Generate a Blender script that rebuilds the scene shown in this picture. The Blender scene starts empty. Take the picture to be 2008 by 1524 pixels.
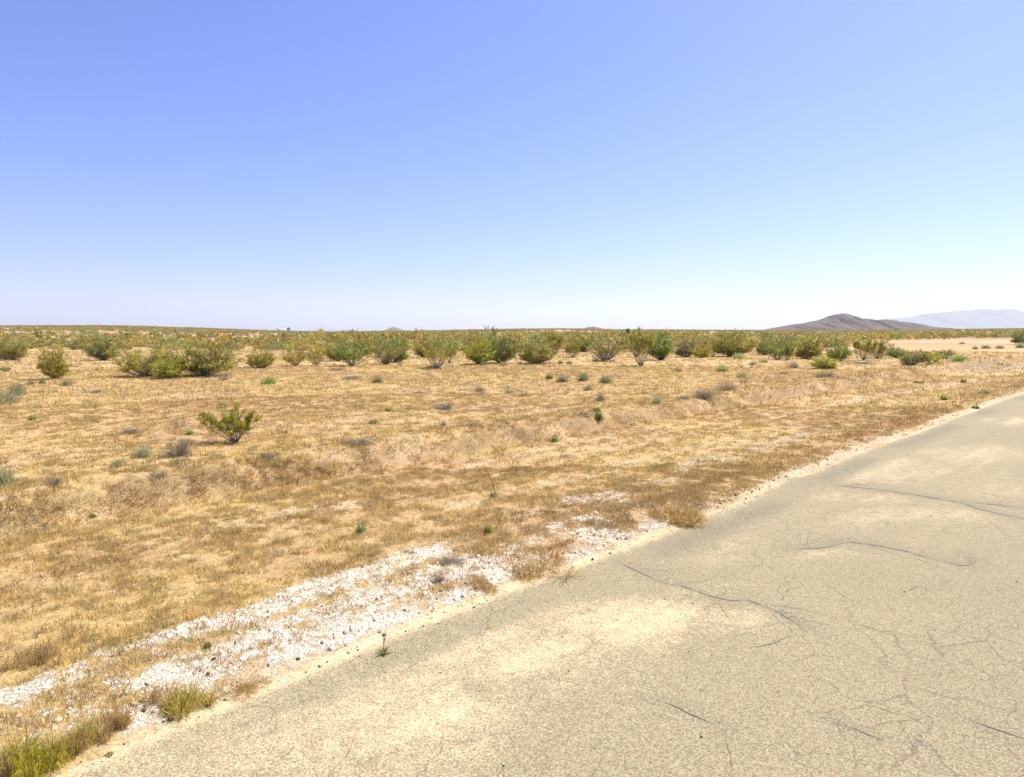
import bpy, math, random
import numpy as np
from mathutils import Vector

SC = bpy.context.scene
COL = SC.collection
R = math.radians
random.seed(7)
RNG = np.random.default_rng(11)

# ------------------------------------------------------------------ camera
W_PX, H_PX = 2008.0, 1524.0
F_PX = 1308.0                       # about 75 degrees across
CAM_Z = 2.5
EYE_ROW = 650.0                     # row of the level line in the photograph
PITCH = math.atan((762.0 - EYE_ROW) / F_PX)
cam_d = bpy.data.cameras.new('camera')
cam_d.sensor_width = 36.0
cam_d.lens = 36.0 * F_PX / W_PX
cam_d.clip_start = 0.1
cam_d.clip_end = 90000.0
cam = bpy.data.objects.new('camera', cam_d)
COL.objects.link(cam)
cam.location = (0, 0, CAM_Z)
cam.rotation_euler = (math.pi / 2 - PITCH, 0, 0)
SC.camera = cam

# ------------------------------------------------------------------ sky and sun
SUN_EL, SUN_AZ = R(57), R(52)       # azimuth clockwise from the view direction
world = bpy.data.worlds.new('World')
SC.world = world
world.use_nodes = True
wn = world.node_tree
bg = wn.nodes['Background']
sky = wn.nodes.new('ShaderNodeTexSky')
sky.sky_type = 'NISHITA'
sky.sun_disc = False
sky.sun_elevation = SUN_EL
sky.sun_rotation = SUN_AZ
sky.altitude = 800
sky.air_density = 1.0
sky.dust_density = 1.7
sky.ozone_density = 3.0
tint_n = wn.nodes.new('ShaderNodeMix'); tint_n.data_type = 'RGBA'; tint_n.blend_type = 'MULTIPLY'
tint_n.inputs[0].default_value = 1.0
tint_n.inputs[7].default_value = (0.875, 0.89, 1.36, 1)      # dry clear desert air
wn.links.new(sky.outputs[0], tint_n.inputs[6])
wn.links.new(tint_n.outputs[2], bg.inputs[0])
bg.inputs[1].default_value = 0.085

sun_d = bpy.data.lights.new('sun', 'SUN')
sun_d.energy = 4.2
sun_d.angle = R(0.5)
sun_d.color = (1.0, 0.95, 0.83)
sun = bpy.data.objects.new('sun', sun_d)
COL.objects.link(sun)
to_sun = Vector((math.sin(SUN_AZ) * math.cos(SUN_EL), math.cos(SUN_AZ) * math.cos(SUN_EL), math.sin(SUN_EL)))
sun.rotation_euler = (-to_sun).to_track_quat('-Z', 'Y').to_euler()
sun.location = to_sun * 50

SC.view_settings.view_transform = 'Standard'
SC.view_settings.look = 'None'
SC.view_settings.gamma = 1.0
SC.view_settings.use_curve_mapping = False
SC.view_settings.exposure = 0.85
SC.cycles.max_bounces = 6
SC.cycles.diffuse_bounces = 3
SC.cycles.transmission_bounces = 3
SC.cycles.volume_bounces = 1
SC.cycles.use_fast_gi = False
SC.cycles.use_denoising = True
SC.cycles.denoising_input_passes = 'RGB_ALBEDO_NORMAL'
SC.cycles.denoising_prefilter = 'ACCURATE'

# ------------------------------------------------------------------ noise
def hash2(ix, iy, seed):
    h = (ix.astype(np.int64) * 374761393 + iy.astype(np.int64) * 668265263 + seed * 1442695041) & 0xFFFFFFFF
    h = ((h ^ (h >> 13)) * 1274126177) & 0xFFFFFFFF
    h = h ^ (h >> 16)
    return (h & 0xFFFFFF) / float(0xFFFFFF)

def vnoise(x, y, seed=0):
    ix = np.floor(x); iy = np.floor(y)
    fx = x - ix; fy = y - iy
    fx = fx * fx * fx * (fx * (fx * 6 - 15) + 10); fy = fy * fy * fy * (fy * (fy * 6 - 15) + 10)
    a = hash2(ix, iy, seed); b = hash2(ix + 1, iy, seed)
    c = hash2(ix, iy + 1, seed); d = hash2(ix + 1, iy + 1, seed)
    return (a * (1 - fx) + b * fx) * (1 - fy) + (c * (1 - fx) + d * fx) * fy * 1.0

def fbm(x, y, octv=4, seed=0, gain=0.5):
    """-1..1"""
    x = np.asarray(x, float); y = np.asarray(y, float)
    s = 0.0; a = 1.0; tot = 0.0
    for k in range(octv):
        s = s + a * (vnoise(x, y, seed + 17 * k) * 2 - 1)
        tot += a; a *= gain
        x = x * 2.03 + 13.7; y = y * 2.03 + 7.1
    return s / tot

def sstep(a, b, x):
    t = np.clip((x - a) / (b - a), 0, 1)
    return t * t * (3 - 2 * t)

# ------------------------------------------------------------------ photo geometry -> ground
FWD = np.array([0, math.cos(PITCH), -math.sin(PITCH)])
UPV = np.array([0, math.sin(PITCH), math.cos(PITCH)])
RGT = np.array([1.0, 0, 0])
def ray(px, py):
    return (px - 1004.0) / F_PX * RGT - (py - 762.0) / F_PX * UPV + FWD

def flat_hit(px, py, z=0.0):
    d = ray(px, py)
    k = (z - CAM_Z) / d[2]
    return d[0] * k, d[1] * k

AZ_ROAD = math.atan((2355 - 1004) / F_PX)
SU = (math.sin(AZ_ROAD), math.cos(AZ_ROAD))          # along the road
TN = (-math.cos(AZ_ROAD), math.sin(AZ_ROAD))         # across, away to the open land
def to_st(x, y):
    return x * SU[0] + y * SU[1], x * TN[0] + y * TN[1]
def to_xy(s, t):
    return s * SU[0] + t * TN[0], s * SU[1] + t * TN[1]

_edge_px = [(130, 1512), (300, 1440), (480, 1368), (640, 1302), (760, 1243), (880, 1198), (1000, 1152), (1100, 1117), (1200, 1082),
            (1330, 1032), (1440, 992), (1530, 945), (1640, 905), (1720, 872), (1800, 846), (1880, 814), (2008, 770)]
_e = [to_st(*flat_hit(*p)) for p in _edge_px]
_es = np.array([a for a, b in _e]); _et = np.array([b for a, b in _e])
def t_edge(s):
    return np.interp(s, _es, _et)

# skyline of the land itself, photograph column -> row
_sky_x = np.array([-600, 0, 200, 350, 450, 550, 640, 800, 900, 1000, 1100, 1250, 1400, 1600, 1800, 2008, 2600])
_sky_y = np.array([642, 641, 640, 643.5, 647, 650.5, 652.5, 650.5, 648.5, 647, 646, 648, 649, 649, 649, 646, 646.])
HILL_R0, HILL_R1 = 130.0, 900.0

def H(x, y):
    x = np.asarray(x, float); y = np.asarray(y, float)
    s, t = to_st(x, y)
    d = t - t_edge(s)
    r = np.sqrt(x * x + y * y)
    dl = d + 0.22 * fbm(s / 4.0, t * 0 + 3.3, 3, 5)      # wandering bank line
    z = np.interp(dl, [-1e5, -0.45, -0.02, 0.22, 0.9, 2.4, 4.6, 6.4, 6.78, 7.2, 8.6, 11, 30],
                  [-0.16, -0.16, -0.005, 0.03, 0.03, -0.05, -0.18, -0.19, 0.15, 0.24, 0.18, 0.1, 0.1])
    z = np.where(t < -3.0, np.interp(-t, [3.0, 3.6, 5, 9], [-0.16, -0.02, 0.02, 0.05]), z)
    out = sstep(-0.4, 0.15, d) + (t < -3.2)
    z = z + out * (0.022 * fbm(x * 1.6, y * 1.6, 4, 31) + 0.020 * sstep(0.2, 1.5, d) * fbm(x * 6.5, y * 6.5, 2, 41))
    z = z + 0.035 * fbm(x * 2.6, y * 2.6, 4, 47, 0.65) * np.exp(-((d - 0.05) / 0.25) ** 2) * (d > -0.4)
    z = z + sstep(1.8, 3.5, d) * 0.03 * fbm(s / 13.0, d / 0.42, 3, 45) * np.exp(-np.maximum(d - 5, 0) / 4)
    off = sstep(5.2, 7.5, d)
    z = z + off * (0.05 * fbm(x / 0.8, y / 0.8, 3, 51) + 0.055 * fbm(x / 0.25, y / 0.25, 2, 53)) * np.exp(-((dl - 6.9) / 0.8) ** 2)
    z = z + sstep(7, 12, d) * (0.10 * fbm(x / 9.0, y / 9.0, 4, 61)) + sstep(40, 140, d) * 0.35 * fbm(x / 60.0, y / 60.0, 3, 71)
    az_px = 1004 + F_PX * x / np.maximum(y, 1e-3)
    az_px = np.where(y > 0, np.clip(az_px, -600, 2600), 2600)
    row = np.interp(az_px, _sky_x, _sky_y)
    amp = (EYE_ROW - row) / F_PX * HILL_R1 * 0.96 / np.maximum(np.sqrt(1.0 / (1.0 + ((az_px - 1004) / F_PX) ** 2)), 0.3) ** 0 + 2.4
    hill = amp * sstep(HILL_R0, HILL_R1, y) * (1 - sstep(950, 2600, y))
    z = z + np.where(y > 0, hill, 0) + np.where(y > 0, sstep(300, 700, y) * (1 - sstep(950, 2600, y)) * 0.7 * fbm(x / 120., y / 120., 3, 81), 0)
    return z

def hit(px, py):
    z = 0.0
    for _ in range(25):
        x, y = flat_hit(px, py, z)
        z = 0.5 * z + 0.5 * float(H(x, y))
    x, y = flat_hit(px, py, z)
    return x, y, float(H(x, y))

# ------------------------------------------------------------------ mesh helpers
def mesh(name, verts, polys, cols=None, mats=(), pmat=None, attrs=None, smooth=False):
    """polys: list of (n,k) index arrays"""
    me = bpy.data.meshes.new(name)
    verts = np.asarray(verts, np.float32)
    me.vertices.add(len(verts)); me.vertices.foreach_set('co', verts.ravel())
    polys = [np.asarray(p, np.int32) for p in polys if len(p)]
    loops = np.concatenate([p.ravel() for p in polys])
    tot = np.concatenate([np.full(len(p), p.shape[1], np.int32) for p in polys])
    start = np.concatenate([[0], np.cumsum(tot)[:-1]]).astype(np.int32)
    me.loops.add(len(loops)); me.loops.foreach_set('vertex_index', loops)
    me.polygons.add(len(tot)); me.polygons.foreach_set('loop_start', start); me.polygons.foreach_set('loop_total', tot)
    for m in mats:
        me.materials.append(m)
    if pmat is not None:
        me.polygons.foreach_set('material_index', np.concatenate([np.asarray(q, np.int32) for q in pmat]))
    if smooth:
        me.polygons.foreach_set('use_smooth', np.ones(len(tot), bool))
    if cols is not None:
        a = me.attributes.new('col', 'FLOAT_COLOR', 'POINT')
        c = np.ones((len(verts), 4), np.float32); c[:, :3] = cols
        a.data.foreach_set('color', c.ravel())
    for k, v in (attrs or {}).items():
        a = me.attributes.new(k, 'FLOAT', 'POINT')
        a.data.foreach_set('value', np.asarray(v, np.float32))
    me.update(calc_edges=True)
    me.validate()
    return me

def link(name, me, parent=None):
    o = bpy.data.objects.new(name, me)
    COL.objects.link(o)
    if parent is not None:
        o.parent = parent
    return o

def tag(o, label=None, cat=None, group=None, kind=None):
    if label: o['label'] = label
    if cat: o['category'] = cat
    if group: o['group'] = group
    if kind: o['kind'] = kind
    return o

class MB:
    """collects coloured quads and tubes"""
    def __init__(self):
        self.v = []; self.q = []; self.t = []; self.c = []; self.n = 0
        self.mq = []; self.mt = []
    def add(self, v, c, q=None, t=None, m=0):
        v = np.asarray(v, float)
        self.v.append(v)
        c = np.asarray(c, float)
        self.c.append(np.broadcast_to(c, (len(v), 3)))
        if q is not None and len(q):
            self.q.append(np.asarray(q) + self.n); self.mq.append(np.full(len(q), m))
        if t is not None and len(t):
            self.t.append(np.asarray(t) + self.n); self.mt.append(np.full(len(t), m))
        self.n += len(v)
    def arrays(self):
        v = np.concatenate(self.v); c = np.concatenate(self.c)
        q = np.concatenate(self.q) if self.q else np.zeros((0, 4), int)
        t = np.concatenate(self.t) if self.t else np.zeros((0, 3), int)
        return v, c, q, t
    def mesh(self, name, mats):
        v, c, q, t = self.arrays()
        pm = []
        if len(q): pm.append(np.concatenate(self.mq))
        if len(t): pm.append(np.concatenate(self.mt))
        return mesh(name, v, [q, t], c, mats, pm)

def tube(mb, pts, r0, r1, col, n=4, m=0):
    pts = np.asarray(pts, float)
    k = len(pts)
    d = np.gradient(pts, axis=0)
    d /= np.linalg.norm(d, axis=1)[:, None] + 1e-9
    ref = np.where(np.abs(d[:, 2:3]) > 0.9, np.array([[1., 0, 0]]), np.array([[0, 0, 1.]]))
    a = np.cross(d, ref); a /= np.linalg.norm(a, axis=1)[:, None] + 1e-9
    b = np.cross(d, a)
    rad = np.linspace(r0, r1, k)[:, None]
    vs = []
    for i in range(n):
        th = 2 * math.pi * i / n
        vs.append(pts + (a * math.cos(th) + b * math.sin(th)) * rad)
    v = np.stack(vs, 1).reshape(-1, 3)
    q = []
    for j in range(k - 1):
        for i in range(n):
            i2 = (i + 1) % n
            q.append((j * n + i, j * n + i2, (j + 1) * n + i2, (j + 1) * n + i))
    mb.add(v, col, q=q, m=m)

def unit(v):
    return v / (np.linalg.norm(v, axis=-1, keepdims=True) + 1e-9)

def leaves(mb, P, D, L, Wd, col, rng, m=0):
    n = len(P)
    D = unit(D)
    side = unit(np.cross(D, unit(rng.normal(size=(n, 3)))))
    L = np.broadcast_to(L, (n,))[:, None]; Wd = np.broadcast_to(Wd, (n,))[:, None]
    v = np.stack([P, P + D * L * 0.5 + side * Wd * 0.5, P + D * L, P + D * L * 0.5 - side * Wd * 0.5], 1).reshape(-1, 3)
    q = np.arange(4 * n).reshape(n, 4)
    mb.add(v, np.repeat(col, 4, 0), q=q, m=m)

def vary(rng, base, n, amp=0.25, hue=0.08):
    base = np.asarray(base, float)
    return np.clip(base * np.exp(rng.normal(0, amp, (n, 1))) * (1 + rng.normal(0, hue, (n, 3))), 0.001, 1)

# ------------------------------------------------------------------ materials
def new_mat(name):
    m = bpy.data.materials.new(name)
    m.use_nodes = True
    nt = m.node_tree
    nt.nodes.clear()
    out = nt.nodes.new('ShaderNodeOutputMaterial')
    return m, nt, out

def N(nt, kind, **kw):
    n = nt.nodes.new('ShaderNode' + kind)
    for k, v in kw.items():
        setattr(n, k, v)
    return n

def math_n(nt, op, a, b=None, clamp=False):
    n = nt.nodes.new('ShaderNodeMath'); n.operation = op; n.use_clamp = clamp
    for i, x in enumerate((a, b)):
        if x is None: continue
        if isinstance(x, (int, float)): n.inputs[i].default_value = x
        else: nt.links.new(x, n.inputs[i])
    return n.outputs[0]

def mix_c(nt, f, a, b, mode='MIX'):
    n = nt.nodes.new('ShaderNodeMix'); n.data_type = 'RGBA'; n.blend_type = mode
    for i, x in ((0, f), (6, a), (7, b)):
        if isinstance(x, (int, float)): n.inputs[i].default_value = x
        elif isinstance(x, tuple): n.inputs[i].default_value = (*x, 1)
        else: nt.links.new(x, n.inputs[i])
    return n.outputs[2]

def noise_n(nt, vec, scale, detail=3.0, rough=0.55, dist=0.0):
    n = N(nt, 'TexNoise')
    n.inputs['Scale'].default_value = scale; n.inputs['Detail'].default_value = detail
    n.inputs['Roughness'].default_value = rough; n.inputs['Distortion'].default_value = dist
    nt.links.new(vec, n.inputs['Vector'])
    return n.outputs[0]

def rng_n(nt, x, a, b, c=0.0, d=1.0):
    n = N(nt, 'MapRange'); n.interpolation_type = 'SMOOTHSTEP'
    nt.links.new(x, n.inputs[0])
    for i, v in enumerate((a, b, c, d)): n.inputs[i + 1].default_value = v
    return n.outputs[0]

def plant_mat(name, trans=0.3, tint=True):
    m, nt, out = new_mat(name)
    at = N(nt, 'Attribute', attribute_name='col')
    c = at.outputs['Color']
    if tint:
        oi = N(nt, 'ObjectInfo')
        c = mix_c(nt, 1.0, c, oi.outputs['Color'], 'MULTIPLY')
    df = N(nt, 'BsdfDiffuse'); tr = N(nt, 'BsdfTranslucent'); mx = N(nt, 'MixShader')
    nt.links.new(c, df.inputs[0]); nt.links.new(c, tr.inputs[0])
    mx.inputs[0].default_value = trans
    nt.links.new(df.outputs[0], mx.inputs[1]); nt.links.new(tr.outputs[0], mx.inputs[2])
    nt.links.new(mx.outputs[0], out.inputs[0])
    return m

def bark_mat(name):
    m, nt, out = new_mat(name)
    at = N(nt, 'Attribute', attribute_name='col')
    tc = N(nt, 'TexCoord')
    nz = noise_n(nt, tc.outputs['Object'], 30, 3)
    c = mix_c(nt, 1.0, at.outputs['Color'], mix_c(nt, nz, (0.6, 0.6, 0.6), (1.3, 1.3, 1.3)), 'MULTIPLY')
    b = N(nt, 'BsdfPrincipled'); b.inputs['Roughness'].default_value = 0.9
    nt.links.new(c, b.inputs['Base Color']); nt.links.new(b.outputs[0], out.inputs[0])
    return m

M_LEAF = plant_mat('leaf', 0.5)
M_DRY = plant_mat('dry_grass_blade', 0.35, tint=False)
M_BARK = bark_mat('bark')

def world_xy(nt):
    g = N(nt, 'NewGeometry')
    return g.outputs['Position']

def ground_material():
    m, nt, out = new_mat('desert_soil')
    P = world_xy(nt)
    rot = N(nt, 'VectorRotate'); rot.rotation_type = 'Z_AXIS'; rot.inputs['Angle'].default_value = AZ_ROAD
    nt.links.new(P, rot.inputs['Vector'])
    n_big = noise_n(nt, P, 0.16, 4, 0.6, 0.6)
    n_mid = noise_n(nt, P, 0.7, 5, 0.65, 0.4)
    n_fin = noise_n(nt, P, 11.0, 5, 0.7)
    n_ult = noise_n(nt, P, 34.0, 5, 0.8)
    straw = (0.51, 0.365, 0.155); pink = (0.485, 0.32, 0.165); pale = (0.60, 0.455, 0.26)
    c = mix_c(nt, rng_n(nt, n_big, 0.40, 0.60), straw, pink)
    c = mix_c(nt, rng_n(nt, n_mid, 0.52, 0.72), c, pale)
    c = mix_c(nt, rng_n(nt, n_mid, 0.45, 0.28, 0, 0.35), c, (0.36, 0.235, 0.10))
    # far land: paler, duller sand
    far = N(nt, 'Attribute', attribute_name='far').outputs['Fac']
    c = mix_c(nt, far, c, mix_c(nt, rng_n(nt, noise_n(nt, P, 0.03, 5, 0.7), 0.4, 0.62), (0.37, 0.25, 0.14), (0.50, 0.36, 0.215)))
    trk = N(nt, 'Attribute', attribute_name='track').outputs['Fac']
    c = mix_c(nt, trk, c, (0.36, 0.285, 0.21))
    bare = N(nt, 'Attribute', attribute_name='bare').outputs['Fac']
    c = mix_c(nt, bare, c, (0.63, 0.50, 0.33))
    # dry cracked clay
    clay = N(nt, 'Attribute', attribute_name='clay').outputs['Fac']
    wob = N(nt, 'TexNoise'); wob.inputs['Scale'].default_value = 14; wob.inputs['Detail'].default_value = 3
    nt.links.new(P, wob.inputs['Vector'])
    wv = N(nt, 'VectorMath', operation='MULTIPLY_ADD')
    nt.links.new(wob.outputs['Color'], wv.inputs[0]); wv.inputs[1].default_value = (0.06, 0.06, 0); nt.links.new(P, wv.inputs[2])
    flat = N(nt, 'VectorMath', operation='MULTIPLY'); nt.links.new(wv.outputs[0], flat.inputs[0]); flat.inputs[1].default_value = (1, 1, 0)
    vo = N(nt, 'TexVoronoi', feature='DISTANCE_TO_EDGE'); vo.inputs['Scale'].default_value = 23.0
    nt.links.new(flat.outputs[0], vo.inputs['Vector'])
    crack = rng_n(nt, math_n(nt, 'ADD', vo.outputs['Distance'], math_n(nt, 'MULTIPLY', n_mid, 0.14)), 0.075, 0.15)
    clay_m = rng_n(nt, math_n(nt, 'ADD', clay, math_n(nt, 'MULTIPLY', math_n(nt, 'SUBTRACT', n_fin, 0.5), 2.1)), 0.36, 0.62)
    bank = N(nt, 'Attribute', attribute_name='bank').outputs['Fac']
    c = mix_c(nt, math_n(nt, 'MULTIPLY', bank, rng_n(nt, n_mid, 0.62, 0.40)), c, (0.37, 0.255, 0.125))  # shading of the rough bank face, painted into the soil colour
    fine = mix_c(nt, n_fin, (0.60, 0.56, 0.50), (1.42, 1.44, 1.48))
    c = mix_c(nt, 1.0, c, fine, 'MULTIPLY')
    ult = mix_c(nt, rng_n(nt, n_ult, 0.25, 0.75), (0.55, 0.51, 0.45), (1.38, 1.4, 1.42))
    c = mix_c(nt, 1.0, c, ult, 'MULTIPLY')
    clay_c = mix_c(nt, rng_n(nt, n_fin, 0.32, 0.58), (0.60, 0.49, 0.335), (0.77, 0.695, 0.56))
    clay_c = mix_c(nt, crack, (0.44, 0.33, 0.20), clay_c)
    clay_c = mix_c(nt, 1.0, clay_c, mix_c(nt, n_ult, (0.82, 0.80, 0.77), (1.12, 1.13, 1.14)), 'MULTIPLY')
    c = mix_c(nt, clay_m, c, clay_c)
    b = N(nt, 'BsdfPrincipled'); b.inputs['Roughness'].default_value = 0.95
    b.inputs['Specular IOR Level'].default_value = 0.1
    nt.links.new(c, b.inputs['Base Color'])
    hgt = math_n(nt, 'ADD', math_n(nt, 'MULTIPLY', n_fin, 0.030), math_n(nt, 'ADD', math_n(nt, 'MULTIPLY', n_ult, 0.022), math_n(nt, 'MULTIPLY', math_n(nt, 'MULTIPLY', crack, clay_m), 0.014)))
    bp = N(nt, 'Bump'); bp.inputs['Strength'].default_value = 0.75; bp.inputs['Distance'].default_value = 1.0
    nt.links.new(hgt, bp.inputs['Height']); nt.links.new(bp.outputs[0], b.inputs['Normal'])
    nt.links.new(b.outputs[0], out.inputs[0])
    return m

def road_material():
    m, nt, out = new_mat('worn_asphalt')
    P = world_xy(nt)
    dust = N(nt, 'Attribute', attribute_name='dust').outputs['Fac']
    grey = N(nt, 'Attribute', attribute_name='grey').outputs['Fac']
    n_big = noise_n(nt, P, 0.55, 5, 0.6, 0.5)
    n_mid = noise_n(nt, P, 3.5, 5, 0.65)
    v1 = N(nt, 'TexVoronoi'); v1.inputs['Scale'].default_value = 125; nt.links.new(P, v1.inputs['Vector'])
    sep = N(nt, 'SeparateColor'); nt.links.new(v1.outputs['Color'], sep.inputs[0])
    n_fin = noise_n(nt, P, 55.0, 5, 0.8)
    n_mac = noise_n(nt, P, 7.0, 6, 0.75, 0.3)
    c = mix_c(nt, n_big, (0.275, 0.23, 0.130), (0.33, 0.273, 0.156))
    c = mix_c(nt, grey, c, (0.215, 0.188, 0.122))
    dg = math_n(nt, 'ADD', math_n(nt, 'MULTIPLY', math_n(nt, 'SUBTRACT', n_mac, 0.5), 1.0), math_n(nt, 'MULTIPLY', math_n(nt, 'SUBTRACT', n_fin, 0.5), 1.3))
    dm = rng_n(nt, math_n(nt, 'ADD', dust, dg), 0.1, 1.05)
    c = mix_c(nt, dm, c, mix_c(nt, n_big, (0.68, 0.535, 0.305), (0.64, 0.505, 0.295)))
    rust = rng_n(nt, math_n(nt, 'ADD', dust, n_mid), 1.28, 1.5, 0, 0.4)
    c = mix_c(nt, rust, c, (0.46, 0.30, 0.14))
    # stones in the worn surface
    st = mix_c(nt, sep.outputs[0], (0.58, 0.58, 0.58), (1.42, 1.42, 1.42))
    c = mix_c(nt, 1.0, c, st, 'MULTIPLY')
    hue = mix_c(nt, sep.outputs[1], (1.10, 0.94, 0.98), (0.92, 1.05, 1.0))
    c = mix_c(nt, 1.0, c, hue, 'MULTIPLY')
    c = mix_c(nt, 1.0, c, mix_c(nt, n_fin, (0.62, 0.62, 0.62), (1.38, 1.38, 1.38)), 'MULTIPLY')
    v2 = N(nt, 'TexVoronoi'); v2.inputs['Scale'].default_value = 21; nt.links.new(P, v2.inputs['Vector'])
    sp2 = N(nt, 'SeparateColor'); nt.links.new(v2.outputs['Color'], sp2.inputs[0])
    pit = math_n(nt, 'MULTIPLY', rng_n(nt, v2.outputs['Distance'], 0.22, 0.10), rng_n(nt, sp2.outputs[0], 0.80, 0.9))
    c = mix_c(nt, math_n(nt, 'MULTIPLY', pit, 0.7), c, (0.10, 0.085, 0.06))
    # fine shrinkage cracks
    wob = N(nt, 'TexNoise'); wob.inputs['Scale'].default_value = 2.2; wob.inputs['Detail'].default_value = 5
    nt.links.new(P, wob.inputs['Vector'])
    wv = N(nt, 'VectorMath', operation='MULTIPLY_ADD')
    nt.links.new(wob.outputs['Color'], wv.inputs[0]); wv.inputs[1].default_value = (0.5, 0.5, 0); nt.links.new(P, wv.inputs[2])
    v3 = N(nt, 'TexVoronoi', feature='DISTANCE_TO_EDGE'); v3.inputs['Scale'].default_value = 1.9; nt.links.new(wv.outputs[0], v3.inputs['Vector'])
    hair = math_n(nt, 'MULTIPLY', rng_n(nt, v3.outputs['Distance'], 0.016, 0.003), rng_n(nt, n_big, 0.42, 0.58))
    hair = math_n(nt, 'MULTIPLY', hair, math_n(nt, 'SUBTRACT', 1.0, dm, True))
    c = mix_c(nt, math_n(nt, 'MULTIPLY', hair, 0.38), c, (0.11, 0.095, 0.075))
    b = N(nt, 'BsdfPrincipled'); b.inputs['Roughness'].default_value = 0.88
    b.inputs['Specular IOR Level'].default_value = 0.2
    nt.links.new(c, b.inputs['Base Color'])
    bp = N(nt, 'Bump'); bp.inputs['Strength'].default_value = 0.5; bp.inputs['Distance'].default_value = 1.0
    hgt = math_n(nt, 'SUBTRACT', math_n(nt, 'MULTIPLY', sep.outputs[0], 0.004), math_n(nt, 'MULTIPLY', hair, 0.01))
    nt.links.new(hgt, bp.inputs['Height']); nt.links.new(bp.outputs[0], b.inputs['Normal'])
    nt.links.new(b.outputs[0], out.inputs[0])
    return m

def simple_mat(name, col, rough=0.9, nscale=8.0, amp=0.2):
    m, nt, out = new_mat(name)
    tc = N(nt, 'TexCoord')
    nz = noise_n(nt, tc.outputs['Object'], nscale, 4, 0.6)
    c = mix_c(nt, nz, tuple(x * (1 - amp) for x in col), tuple(x * (1 + amp) for x in col))
    b = N(nt, 'BsdfPrincipled'); b.inputs['Roughness'].default_value = rough
    b.inputs['Specular IOR Level'].default_value = 0.2
    nt.links.new(c, b.inputs['Base Color']); nt.links.new(b.outputs[0], out.inputs[0])
    return m

def attr_mat(name, rough=0.95):
    m, nt, out = new_mat(name)
    at = N(nt, 'Attribute', attribute_name='col')
    b = N(nt, 'BsdfPrincipled'); b.inputs['Roughness'].default_value = rough
    b.inputs['Specular IOR Level'].default_value = 0.1
    nt.links.new(at.outputs['Color'], b.inputs['Base Color']); nt.links.new(b.outputs[0], out.inputs[0])
    return m

# ------------------------------------------------------------------ ground masks
def clay_mask(x, y):
    """bare white clay along the shoulder, 0..1"""
    s, t = to_st(x, y)
    d = t - t_edge(s)
    w0 = np.interp(s, [-5, 0, 4, 8, 11, 16, 24, 40], [1.5, 1.5, 1.7, 2.05, 2.2, 2.1, 1.9, 1.6])   # outer reach
    wob = 0.45 * fbm(s / 1.1, t / 1.1, 4, 91)
    a = sstep(0.02, 0.14, d + 0.05 * wob) * (1 - sstep(w0 - 0.25, w0 + 0.15, d + wob))
    rut = np.exp(-((d - w0 * 0.62 - 0.1 * wob) / 0.12) ** 2) * (s < 6)             # ochre wheel rut between two pale bands
    a = a * (1 - 0.5 * rut)
    a = a * (0.42 + 0.58 * sstep(-0.40, 0.15, fbm(s / 0.7, t / 0.5, 4, 95)))
    a = a * (1 - 0.75 * np.exp(-((d - 0.9) / 0.5) ** 2) * sstep(6.5, 11, s))
    strength = np.interp(s, [-6, 1, 3.5, 6, 9, 14, 20, 35, 50], [0.93, 0.92, 0.80, 0.60, 0.48, 0.44, 0.40, 0.34, 0.25])
    return a * strength

def grass_mask(x, y):
    s, t = to_st(x, y)
    d = t - t_edge(s)
    g = sstep(0.12, 0.35, d)
    c = clay_mask(x, y)
    return g * (1 - np.interp(s, [0, 4, 8], [0.80, 0.68, 0.5]) * sstep(0.2, 0.65, c)), d, s, c

# ------------------------------------------------------------------ ground
def grow(start, step, k, end):
    out = [start]
    while abs(out[-1]) < end and len(out) < 900:
        st = max(step, abs(out[-1] - start) * k + step) if step > 0 else min(step, -abs(out[-1] - start) * k + step)
        out.append(out[-1] + st)
    return out[1:]

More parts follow.
